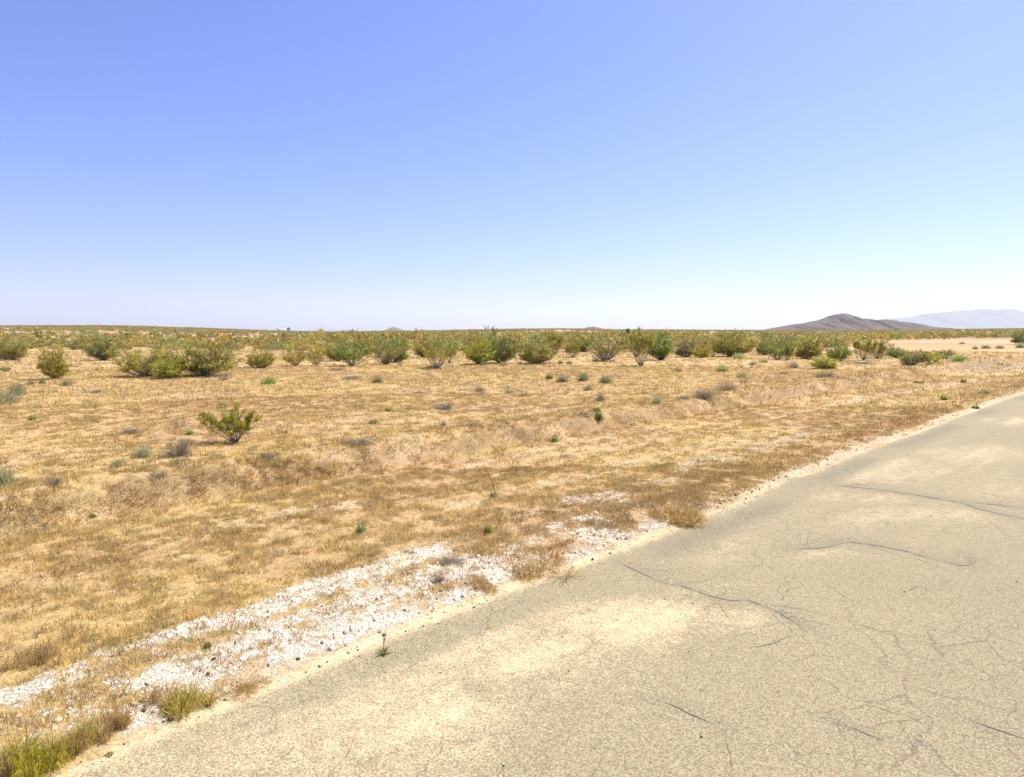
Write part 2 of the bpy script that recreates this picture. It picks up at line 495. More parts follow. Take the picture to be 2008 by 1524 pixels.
def build_ground():
    s_l = list(np.arange(-3, 16, 0.03)); s_l = sorted(grow(-3, -0.05, 0.08, 18000)) + s_l + grow(s_l[-1], 0.035, 0.032, 18000)
    t_l = list(np.arange(4.0, 8.2, 0.025)) + list(np.arange(8.2, 13.6, 0.05))
    t_l = sorted(grow(4.0, -0.1, 0.15, 18000)) + t_l + grow(t_l[-1], 0.055, 0.032, 18000)
    s_a, t_a = np.array(s_l), np.array(t_l)
    S, T = np.meshgrid(s_a, t_a, indexing='ij')
    x, y = to_xy(S, T)
    x = x.ravel(); y = y.ravel()
    z = H(x, y)
    cl = clay_mask(x, y)
    # curled clay plates: real relief where the clay is
    near = (cl > 0.05) & (np.hypot(x, y) < 18)
    xi, yi = x[near], y[near]
    g = 0.075
    gx, gy = np.floor(xi / g), np.floor(yi / g)
    f1 = np.full(len(xi), 9.0); f2 = np.full(len(xi), 9.0); idh = np.zeros(len(xi))
    for a in (-1, 0, 1):
        for b in (-1, 0, 1):
            cx = (gx + a + hash2(gx + a, gy + b, 3)) * g; cy = (gy + b + hash2(gx + a, gy + b, 4)) * g
            dd = np.hypot(xi - cx, yi - cy)
            hh = hash2(gx + a, gy + b, 5)
            closer = dd < f1
            f2 = np.where(closer, f1, np.minimum(f2, dd)); idh = np.where(closer, hh, idh); f1 = np.where(closer, dd, f1)
    plate = (idh - 0.3) * 0.009 - 0.006 * (1 - sstep(0.0, 0.02, f2 - f1)) + 0.08 * f1 * idh
    z[near] += plate * sstep(0.2, 0.6, cl[near])
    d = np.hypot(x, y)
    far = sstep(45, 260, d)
    trk = np.zeros(len(x))
    pts = np.array([hit(*p)[:2] for p in ((1690, 711), (1800, 712), (1900, 714), (2008, 716), (2200, 719))])
    for a, b in zip(pts[:-1], pts[1:]):
        ab = b - a; u = np.clip(((x - a[0]) * ab[0] + (y - a[1]) * ab[1]) / (ab @ ab), 0, 1)
        dd = np.hypot(x - a[0] - u * ab[0], y - a[1] - u * ab[1])
        trk = np.maximum(trk, 1 - sstep(1.2, 4.0, dd))
    trk *= sstep(1690, 1850, 1004 + F_PX * x / np.maximum(y, 1)) * 0.8
    # bare sandy streaks
    s, t = to_st(x, y)
    dd = t - t_edge(s)
    bare = 0.6 * np.exp(-((dd - 4.4) / 0.35) ** 2) * sstep(-0.1, 0.4, fbm(s / 4, t, 3, 15)) + 0.85 * np.exp(-((dd - 0.1) / 0.24) ** 2) * sstep(-0.45, 0.2, fbm(s / 0.7, t / 0.4, 3, 49))
    bare += sstep(120, 150, y) * (1 - sstep(175, 200, y)) * sstep(1700, 1800, 1004 + F_PX * x / np.maximum(y, 1)) * 0.35 * sstep(-0.2, 0.4, fbm(x / 14, y / 6, 3, 8))
    bare += 0.4 * sstep(0.15, 0.45, fbm(s / 13.0, dd / 0.42, 3, 45) * -1) * sstep(1.8, 3.2, dd) * (1 - sstep(9, 14, dd))
    for (px, py, w, h, k) in ((15, 664, 34, 2.0, 1.0), (440, 661, 26, 2.5, 0.8), (695, 663, 14, 2, 0.8)):
        cx, cy, _ = hit(px, py); k1 = w / F_PX * cy; k2 = h / F_PX * cy * cy / 2.5
        bare += k * np.exp(-((x - cx) / k1) ** 2 - ((y - cy) / k2) ** 2)
    bare *= 1 - np.exp(-((dd - 6.8) / 0.9) ** 2)
    ns, nt_ = len(s_a), len(t_a)
    I = np.arange(ns * nt_).reshape(ns, nt_)
    q = np.stack([I[:-1, :-1], I[1:, :-1], I[1:, 1:], I[:-1, 1:]], -1).reshape(-1, 4)
    me = mesh('ground', np.stack([x, y, z], 1), [q], None, [ground_material()], None,
              {'clay': cl, 'far': far, 'track': trk, 'bank': np.exp(-((dd - 6.72 + 0.22 * fbm(s / 4.0, t * 0 + 3.3, 3, 5)) / 0.40) ** 2), 'bare': np.clip(bare, 0, 1)}, smooth=True)  # bank: mask for the shade painted along the bank face
    o = link('ground', me)
    tag(o, kind='structure')
    return o
build_ground()

# ------------------------------------------------------------------ road
def build_road():
    s_l = sorted(grow(-4, -0.2, 0.08, 400)) + list(np.arange(-4, 30, 0.07)) + grow(30, 0.1, 0.04, 400)
    S0 = np.array(s_l)
    tf = np.concatenate([np.linspace(0, 1, 150)])
    T_LO = -3.4
    Sg, Fg = np.meshgrid(S0, tf, indexing='ij')
    te = t_edge(Sg) + 0.22
    Tg = T_LO + (te - T_LO) * Fg
    x, y = to_xy(Sg.ravel(), Tg.ravel())
    d = (t_edge(Sg) - Tg).ravel()
    s, t = Sg.ravel(), Tg.ravel()
    z = 0.012 * fbm(x / 2.5, y / 2.5, 3, 23)
    z = z * sstep(0.0, 0.6, d)
    dust = np.zeros(len(x))
    #      px    py    rx   ry   strength : dust films lying on the road
    for (px, py, rx, ry, k) in ((1180, 1215, 280, 50, .75), (960, 1265, 270, 66, .75), (760, 1370, 230, 100, .72), (560, 1440, 330, 110, .66), (300, 1500, 300, 70, .6),
                                (1000, 1290, 420, 120, .42), (700, 1460, 420, 120, .4), (1440, 1212, 150, 36, .55), (1330, 1150, 130, 26, .35), (1300, 1085, 200, 28, .38), (1450, 1062, 150, 26, .4),
                                (1690, 1090, 160, 20, .42), (1770, 1012, 190, 26, .45), (1700, 975, 160, 14, .4), (1760, 925, 190, 30, .45), (1900, 890, 160, 22, .45),
                                (1990, 825, 90, 12, .45), (1950, 960, 120, 20, .3), (1600, 1010, 300, 60, .25), (1850, 940, 300, 60, .28)):
        c = np.array(flat_hit(px, py)); ax = np.array(flat_hit(px + rx, py)) - c; ay = np.array(flat_hit(px, py - ry)) - c
        A = np.linalg.inv(np.stack([ax, ay], 1))
        u = A @ np.stack([x - c[0], y - c[1]])
        rr = np.hypot(u[0], u[1])
        dust = np.maximum(dust, k * (1 - sstep(0.25, 1.25, rr + 0.6 * fbm(s / 1.6, t / 0.5, 5, int(px), 0.6))))
    edge = np.exp(-(d / 0.16) ** 2)
    dust = np.maximum(dust, 0.85 * edge)
    dust *= 0.8 + 0.6 * fbm(s / 3.0, t / 0.35, 5, 77, 0.6)
    grey = 0.75 * np.exp(-((d - 0.42) / 0.22) ** 2) * (0.45 + 0.55 * sstep(2, 6, s)) * sstep(-0.3, 0.3, fbm(s / 2.5, t * 0, 2, 19)) + 0.35 * sstep(2.2, 5.0, d)
    dust *= 1 - 0.75 * np.exp(-((d - 0.42) / 0.2) ** 2) * (0.4 + 0.6 * sstep(2, 6, s))
    cracks = [[(1212, 1104), (1240, 1115), (1260, 1122), (1300, 1142), (1340, 1150), (1385, 1167), (1430, 1177), (1470, 1178), (1520, 1195), (1555, 1215), (1580, 1232)],
              [(1640, 952), (1700, 958), (1760, 966), (1820, 975), (1880, 985), (1920, 998), (1960, 1008), (2020, 1020)],
              [(1555, 1078), (1600, 1074), (1640, 1070), (1660, 1063), (1700, 1068), (1740, 1075), (1780, 1083), (1830, 1097), (1880, 1108), (1897, 1109), (1912, 1094)],
              [(1280, 1372), (1330, 1388), (1380, 1408), (1420, 1430)], [(1640, 1418), (1700, 1440), (1760, 1458)],
              [(1890, 1410), (1940, 1425), (1990, 1441), (2040, 1452)], [(1055, 1176), (1085, 1187)], [(1460, 1268), (1510, 1262), (1560, 1240)],
              [(1770, 1160), (1800, 1150), (1850, 1158)], [(1700, 1377), (1740, 1390), (1790, 1410)], [(1900, 985), (1950, 990), (2020, 1000)]]
    wid = [0.018, 0.034, 0.022, 0.012, 0.012, 0.018, 0.008, 0.010, 0.010, 0.010, 0.02]
    for cpts, w in zip(cracks, wid):
        if w < 0.012: continue
        g = np.array([flat_hit(*p) for p in cpts])
        best = np.full(len(x), 9.0)
        for a, b in zip(g[:-1], g[1:]):
            ab = b - a; u = np.clip(((x - a[0]) * ab[0] + (y - a[1]) * ab[1]) / (ab @ ab), 0, 1)
            ex, ey = x - a[0] - u * ab[0], y - a[1] - u * ab[1]
            side = np.sign(ab[0] * ey - ab[1] * ex)                  # the far side of a crack is swept bare, the near side holds dust
            best = np.minimum(best, np.hypot(ex, ey) * np.where(side > 0, 1.0, 2.6))
        grey = np.maximum(grey, 0.75 * np.exp(-(best / (w * 9)) ** 1.2) * (0.5 + 0.6 * vnoise(x / 0.3, y / 0.3, 14)))
        dust = dust * (1 - 0.7 * np.exp(-(best / (w * 9)) ** 1.2))
    I = np.arange(len(S0) * len(tf)).reshape(len(S0), len(tf))
    q = np.stack([I[:-1, :-1], I[1:, :-1], I[1:, 1:], I[:-1, 1:]], -1).reshape(-1, 4)
    V = [np.stack([x, y, z], 1)]; polys = [q]; pm = [np.zeros(len(q), int)]
    n0 = len(x)
    rg = np.random.default_rng(4)
    jobs = [(np.array([flat_hit(*p) for p in cpts]), w) for cpts, w in zip(cracks, wid)]
    for g, w in list(jobs):
        for _ in range(int(len(g) * 0.45)):
            k0 = rg.integers(0, len(g) - 1); f = rg.random(); b = g[k0] * (1 - f) + g[k0 + 1] * f
            a0 = math.atan2(*(g[k0 + 1] - g[k0])[::-1]) + rg.choice([-1, 1]) * rg.uniform(0.4, 1.4)
            br = [b]
            for _k in range(rg.integers(3, 7)):
                a0 += rg.normal(0, 0.35); br.append(br[-1] + np.array([math.cos(a0), math.sin(a0)]) * rg.uniform(0.12, 0.3))
            jobs.append((np.array(br), w * rg.uniform(0.15, 0.38)))
    for g, w in jobs:
        L = np.concatenate([[0], np.cumsum(np.linalg.norm(np.diff(g, axis=0), axis=1))])
        u = np.arange(0, L[-1], 0.03)
        p = np.stack([np.interp(u, L, g[:, 0]), np.interp(u, L, g[:, 1])], 1)
        dr = unit(np.gradient(p, axis=0)); nn = np.stack([-dr[:, 1], dr[:, 0]], 1)
        p = p + nn * (0.05 * fbm(u / 0.35, u * 0 + w * 1000, 4, 3, 0.6))[:, None]
        ww = (w * (0.15 + 1.3 * vnoise(u / 0.10, u * 0 + 5, 9) * sstep(0.25, 0.6, vnoise(u / 0.35, u * 0 + 9, 12))) * np.clip(np.minimum(u, L[-1] - u) / 0.25, 0.05, 1))[:, None]
        a, b = p + nn * ww * 0.5, p - nn * ww * 0.5
        zz = 0.012 * fbm(p[:, 0] / 2.5, p[:, 1] / 2.5, 3, 23) * sstep(0, 0.6, t_edge(to_st(*p.T)[0]) - to_st(*p.T)[1]) + 0.004
        v = np.concatenate([np.column_stack([a, zz]), np.column_stack([b, zz])])
        k = len(u)
        i = np.arange(k - 1)
        V.append(v); polys.append(np.stack([i, i + k, i + k + 1, i + 1], 1) + n0); pm.append(np.ones(k - 1, int))
        n0 += len(v)
    V = np.concatenate(V)
    ext = len(V) - len(x)
    me = mesh('road', V, polys, None, [road_material(), simple_mat('crack_filling', (0.225, 0.19, 0.13), 0.95, 12)], pm,
              {'dust': np.concatenate([np.clip(dust, 0, 1), np.zeros(ext)]), 'grey': np.concatenate([np.clip(grey, 0, 1), np.zeros(ext)])}, smooth=True)
    tag(link('road', me), kind='structure')
build_road()

# ------------------------------------------------------------------ hills and far mountains
def ridge(name, prof, dist, depth, mats, cols, seed, rough=0.1):
    """heightfield hill whose crest follows PROF (photo column,row) at DIST metres"""
    px = np.array([p[0] for p in prof], float); py = np.array([p[1] for p in prof], float)
    us = np.linspace(px[0], px[-1], 320)
    vs = np.linspace(-1, 1, 60)
    U, Vv = np.meshgrid(us, vs, indexing='ij')
    X = (U - 1004) / F_PX * dist
    Y = dist + Vv * depth + 0.25 * depth * fbm(U / 40., U * 0, 3, seed)
    crest = np.interp(U, px, EYE_ROW - py) / F_PX * dist + CAM_Z
    n1 = 1 - np.abs(fbm(U / 14., Vv * 1.6, 4, seed + 1))
    prof_v = np.clip(1 - np.abs(Vv), 0, 1) ** 0.9
    gul = np.abs(fbm(U / 7. + 0.6 * fbm(Vv * 3, U / 30., 2, seed + 8), Vv * 0.7, 4, seed + 7))
    Z = crest * prof_v * (1 + (rough * (n1 - 0.8) - rough * 0.7 * (0.35 - gul)) * np.minimum(1, np.abs(Vv) * 4)) - 12 * np.abs(Vv)
    dirt = fbm(U / 9., Vv * 5, 5, seed + 3)
    base = np.asarray(cols[0]) + (np.asarray(cols[1]) - np.asarray(cols[0])) * sstep(-0.35, 0.4, dirt)[..., None]
    low = sstep(0.45, 0.2, prof_v) * sstep(-0.3, 0.3, fbm(U / 6., Vv * 9, 4, seed + 5))
    base = base + (np.asarray(cols[2]) - base) * (0.8 * low)[..., None]
    I = np.arange(U.size).reshape(U.shape)
    q = np.stack([I[:-1, :-1], I[1:, :-1], I[1:, 1:], I[:-1, 1:]], -1).reshape(-1, 4)
    me = mesh(name, np.stack([X.ravel(), Y.ravel(), Z.ravel()], 1), [q], base.reshape(-1, 3), mats, None, None, smooth=True)
    return tag(link(name, me), kind='structure')

M_HILL = attr_mat('hill_rock')
HC = [(0.155, 0.105, 0.10), (0.125, 0.112, 0.078), (0.27, 0.205, 0.16)]
HG = [(0.085, 0.09, 0.10), (0.11, 0.11, 0.108), (0.14, 0.135, 0.125)]
ridge('hill', [(1440, 652), (1500, 647), (1530, 641), (1560, 634), (1580, 631), (1600, 628), (1620, 622), (1632, 616), (1641, 614), (1655, 615.5), (1668, 619), (1680, 623),
               (1690, 624.5), (1702, 628), (1715, 626.5), (1735, 629), (1760, 631), (1775, 633), (1790, 639), (1805, 640), (1830, 644), (1870, 649), (1900, 652)],
      3000, 420, [M_HILL], HC, 5, 0.5)
ridge('hill', [(745, 651), (757, 647), (765, 643), (772, 641), (780, 643), (790, 647), (800, 649), (806, 651)], 7800, 200, [M_HILL], HC, 25, 0.3)
ridge('hill', [(812, 651), (820, 648), (829, 645.5), (838, 647), (850, 651)], 9000, 200, [M_HILL], HC, 35, 0.3)
ridge('hill', [(1120, 650), (1140, 645), (1152, 641.5), (1163, 640.5), (1172, 642), (1190, 646), (1205, 650)], 4200, 260, [M_HILL], HC, 45, 0.3)
ridge('mountain_range', [(1560, 648), (1660, 640), (1700, 633), (1741, 625), (1780, 622), (1800, 620), (1815, 615), (1830, 613), (1850, 611), (1860, 612.5), (1875, 609), (1900, 608), (1915, 606), (1935, 606),
                         (1945, 608), (1960, 606), (1975, 607), (1990, 611), (2010, 615), (2060, 622), (2120, 620), (2200, 632), (2300, 645)],
      21000, 2600, [M_HILL], HG, 55, 0.3)
ridge('mountain_range', [(560, 651), (610, 647.5), (650, 647), (700, 648.5), (740, 651)], 24000, 1500, [M_HILL], HG, 65, 0.3)

# ------------------------------------------------------------------ plant builders (unit size: about 1 wide, 1 high)
STEM_C = (0.27, 0.235, 0.185)
def creosote(seed, n_stems=16, ends=None, spread=1.0, n_leaf=2600, leaf=0.055, bare=0.35, leaf_c=(0.335, 0.31, 0.075), crown='vase', skirt=0, dead=0.0, lean=0.0, stem_c=STEM_C, thick=0.011, puff=0.075):
    rng = np.random.default_rng(seed)
    st, fo = MB(), MB()
    tips_p, tips_d = [], []
    if ends: n_stems = len(ends)
    for i in range(n_stems + skirt):
        a = 2 * math.pi * (i + rng.uniform(-.4, .4)) / (n_stems if i < n_stems else max(skirt, 1))
        out = rng.uniform(0.08, 0.5) ** 0.8 * spread
        top = (1 - 0.55 * (out / spread) ** 2 * 2.0) * rng.uniform(0.72, 1.05) if crown != 'low' else rng.uniform(0.55, 1.0)
        top = max(top, 0.35)
        if i >= n_stems:
            out = rng.uniform(0.3, 0.55) * spread; top = rng.uniform(0.16, 0.5)
        p0 = np.array([math.cos(a), math.sin(a), 0]) * rng.uniform(0, 0.05)
        if ends:
            dy = rng.uniform(-0.28, 0.28); out = math.hypot(ends[i][0] / 108., dy); a = math.atan2(dy, ends[i][0] / 108.); top = ends[i][1] / 108.
            p0 = p0 * 0.2
        p3 = np.array([math.cos(a) * out + lean, math.sin(a) * out, top])
        mid = p0 * 0.45 + p3 * 0.55 + np.array([math.cos(a), math.sin(a), 0]) * 0.06 * rng.uniform(-.5, 1.2)
        mid[2] = top * rng.uniform(0.36, 0.5)
        ts = np.linspace(0, 1, 7)[:, None]
        pts = (1 - ts) ** 2 * p0 + 2 * ts * (1 - ts) * mid + ts ** 2 * p3
        pts += rng.normal(0, 0.012, pts.shape) * ts
        c = np.asarray(stem_c) * rng.uniform(0.7, 1.5)
        tube(st, pts, thick * rng.uniform(0.7, 1.3), thick * 0.25, c)
        for j in range(rng.integers(4, 8)):
            f = rng.uniform(0.25, 0.92)
            k = f * 6; i0 = int(k); b0 = pts[i0] + (pts[min(i0 + 1, 6)] - pts[i0]) * (k - i0)
            dirv = unit(np.array([math.cos(a) * 0.4 + rng.normal(0, .6), math.sin(a) * 0.4 + rng.normal(0, .6), rng.uniform(0.5, 1.3)]))
            ln = rng.uniform(0.12, 0.32) * (1.1 - 0.4 * f)
            b1 = b0 + dirv * ln
            bm = (b0 + b1) / 2 + rng.normal(0, 0.015, 3)
            tube(st, [b0, bm, b1], thick * 0.4, thick * 0.15, c, 3)
            if b1[2] > bare * rng.uniform(0.5, 1.1) and rng.random() > dead:
                tips_p.append((bm, b1)); tips_d.append(dirv)
        if rng.random() > dead:
            tips_p.append((pts[4], pts[6])); tips_d.append(unit(pts[6] - pts[4]))
    m = len(tips_p)
    if n_leaf and m:
        seg = np.array(tips_p); dd = np.array(tips_d)
        wts = rng.uniform(0.3, 1.7, m); wts /= wts.sum()
        idx = rng.choice(m, n_leaf, p=wts)
        f = rng.beta(1.8, 1.3, n_leaf)[:, None]
        P = seg[idx, 0] * (1 - f) + seg[idx, 1] * (f * 1.08) + rng.normal(0, puff * 0.5, (n_leaf, 3)) * np.array([1, 1, .8])
        D = dd[idx] * 0.9 + rng.normal(0, 0.55, (n_leaf, 3)) + np.array([0, 0, 0.35])
        br = np.exp(rng.normal(0, 0.22, m))[idx][:, None]
        yel = rng.uniform(0, 1, m)[idx][:, None]
        c = vary(rng, leaf_c, n_leaf, 0.28, 0.07) * br
        c = c * (1 - 0.35 * yel) + np.array([0.36, 0.28, 0.08]) * 0.35 * yel
        L = leaf * rng.uniform(0.6, 1.4, n_leaf)
        leaves(fo, P, D, L, L * 0.5, c, rng)
    return st, fo

def norm(st, fo):
    """scale a plant to unit width and height"""
    allv = np.concatenate([np.concatenate(b.v) for b in (st, fo) if b.v])
    h = np.percentile(allv[:, 2], 99.5)
    w = np.percentile(np.abs(allv[:, :2]), 98.5) * 2
    for b in (st, fo):
        b.v = [a / np.array([w, w, h]) for a in b.v]

def blades(seed, n, length=0.6, width=0.02, col=(0.3, 0.3, 0.15), up=0.6, base_r=0.2, amp=0.25, tipfrac=1.0, curve=0.15, mb=None, m=0):
    """tuft or dome of narrow leaves growing from a small base"""
    rng = np.random.default_rng(seed)
    mb = mb or MB()
    a = rng.uniform(0, 2 * math.pi, n); rr = base_r * np.sqrt(rng.uniform(0, 1, n))
    P = np.stack([np.cos(a) * rr, np.sin(a) * rr, np.zeros(n)], 1)
    tilt = np.arccos(np.clip(rng.uniform(up - 0.55, 1.0, n), 0.02, 1))
    a2 = a + rng.normal(0, 0.7, n)
    D = np.stack([np.sin(tilt) * np.cos(a2), np.sin(tilt) * np.sin(a2), np.cos(tilt)], 1)
    L = length * rng.uniform(0.55, 1.1, n)
    side = unit(np.cross(D, unit(rng.normal(size=(n, 3)))))
    mid = P + D * (L * 0.55)[:, None] + np.array([0, 0, 1]) * (curve * L * 0.3)[:, None]
    tip = P + D * L[:, None] - np.array([0, 0, 1]) * (curve * L * 0.6)[:, None]
    w = (width * rng.uniform(0.6, 1.3, n))[:, None]
    v = np.stack([P - side * w * .4, P + side * w * .4, mid + side * w * .5, mid - side * w * .5, tip], 1).reshape(-1, 3)
    i = np.arange(n)[:, None] * 5
    c = np.repeat(vary(rng, col, n, amp, 0.08), 5, 0)
    mb.add(v, c, q=np.concatenate([i, i + 1, i + 2, i + 3], 1), t=np.concatenate([i + 3, i + 2, i + 4], 1), m=m)
    return mb

def twigs(seed, n=60, length=0.5, r=0.006, col=(0.26, 0.22, 0.185), up=0.5, base_r=0.1, flat=False, mb=None, m=0):
    """bare branching twigs; FLAT lies on the ground"""
    rng = np.random.default_rng(seed)
    mb = mb or MB()
    for i in range(n):
        a = rng.uniform(0, 2 * math.pi)
        if flat:
            p = np.array([rng.normal(0, 0.12), rng.normal(0, 0.12), rng.uniform(0.02, 0.25)])
            d = unit(np.array([math.cos(a), math.sin(a) * 0.8, rng.normal(0.05, 0.25)]))
        else:
            rr = base_r * math.sqrt(rng.random())
            p = np.array([math.cos(a) * rr, math.sin(a) * rr, 0])
            ti = math.acos(rng.uniform(max(0.02, up - 0.5), 1))
            d = np.array([math.sin(ti) * math.cos(a), math.sin(ti) * math.sin(a), math.cos(ti)])
        L = length * rng.uniform(0.5, 1.1)
        pts = [p]
        dd = d.copy()
        for k in range(4):
            dd = unit(dd + rng.normal(0, 0.16, 3))
            pts.append(pts[-1] + dd * L / 4)
        c = vary(rng, col, 1, 0.25, 0.05)[0]
        tube(mb, pts, r * rng.uniform(0.7, 1.3), r * 0.3, c, 3, m)
        for k in range(3):
            b0 = pts[rng.integers(1, 4)]
            b1 = b0 + unit(dd + rng.normal(0, 0.6, 3)) * L * rng.uniform(0.2, 0.45)
            tube(mb, [b0, (b0 + b1) / 2 + rng.normal(0, 0.01, 3), b1], r * 0.5, r * 0.2, c, 3, m)
    return mb

# ------------------------------------------------------------------ creosote bushes one by one
VAR = {}
def variant(key, **kw):
    st, fo = creosote(**kw)
    norm(st, fo)
    VAR[key] = (st.mesh('stems_' + key, [M_BARK]), fo.mesh('foliage_' + key, [M_LEAF]) if fo.v else None)
variant('near', seed=101, n_stems=13, n_leaf=5200, leaf=0.034, bare=0.33, spread=1.0, thick=0.010, puff=0.045, leaf_c=(0.31, 0.30, 0.035), ends=[(-66, 50), (-58, 60), (-48, 57), (-36, 42), (-28, 60), (-14, 72), (-9, 79), (-3, 64), (6, 61), (14, 56), (22, 45), (38, 64), (31, 50), (26, 27), (-20, 40), (10, 38)])
variant('full_a', seed=1, n_stems=22, skirt=24, n_leaf=6400, leaf=0.052, bare=0.12)
variant('full_b', seed=2, n_stems=26, skirt=26, n_leaf=6800, leaf=0.050, bare=0.10)
variant('full_c', seed=3, n_stems=20, skirt=22, n_leaf=5800, leaf=0.055, bare=0.15, crown='low')
variant('vase_a', seed=4, n_stems=18, skirt=5, n_leaf=3800, leaf=0.050, bare=0.28)
variant('vase_b', seed=5, n_stems=16, skirt=4, n_leaf=3400, leaf=0.052, bare=0.3)
variant('tree', seed=6, n_stems=11, n_leaf=3600, leaf=0.052, bare=0.55, thick=0.016)
variant('sparse_a', seed=7, n_stems=22, skirt=8, n_leaf=2300, leaf=0.048, bare=0.35, dead=0.35)
variant('sparse_b', seed=8, n_stems=20, skirt=5, n_leaf=1700, leaf=0.050, bare=0.4, dead=0.4)
variant('wide', seed=9, n_stems=28, skirt=14, n_leaf=4600, leaf=0.042, bare=0.2, dead=0.15, crown='low')
variant('bare', seed=10, n_stems=34, skirt=10, n_leaf=2200, leaf=0.045, bare=0.45, dead=0.45, stem_c=(0.25, 0.215, 0.17), crown='low')

SHRUB_GROUP = 'creosote bushes scattered over the dry plain'
def bush(px, py, w, h, var, tint, label, rot=None, name='creosote_bush'):
    x, y, z = hit(px, py)
    k = y / F_PX
    o = bpy.data.objects.new(name, None); COL.objects.link(o)
    o.location = (x, y, z - 0.02)
    o.rotation_euler = (0, 0, rot if rot is not None else random.uniform(0, 6.28))
    o.scale = (w * k, w * k, h * k)
    o.empty_display_size = 0.3
    tag(o, label, 'shrub', SHRUB_GROUP)
    st, fo = VAR[var]
    link('stems', st, o)
    if fo:
        f = link('foliage', fo, o); f.color = (*tint, 1)
    return o

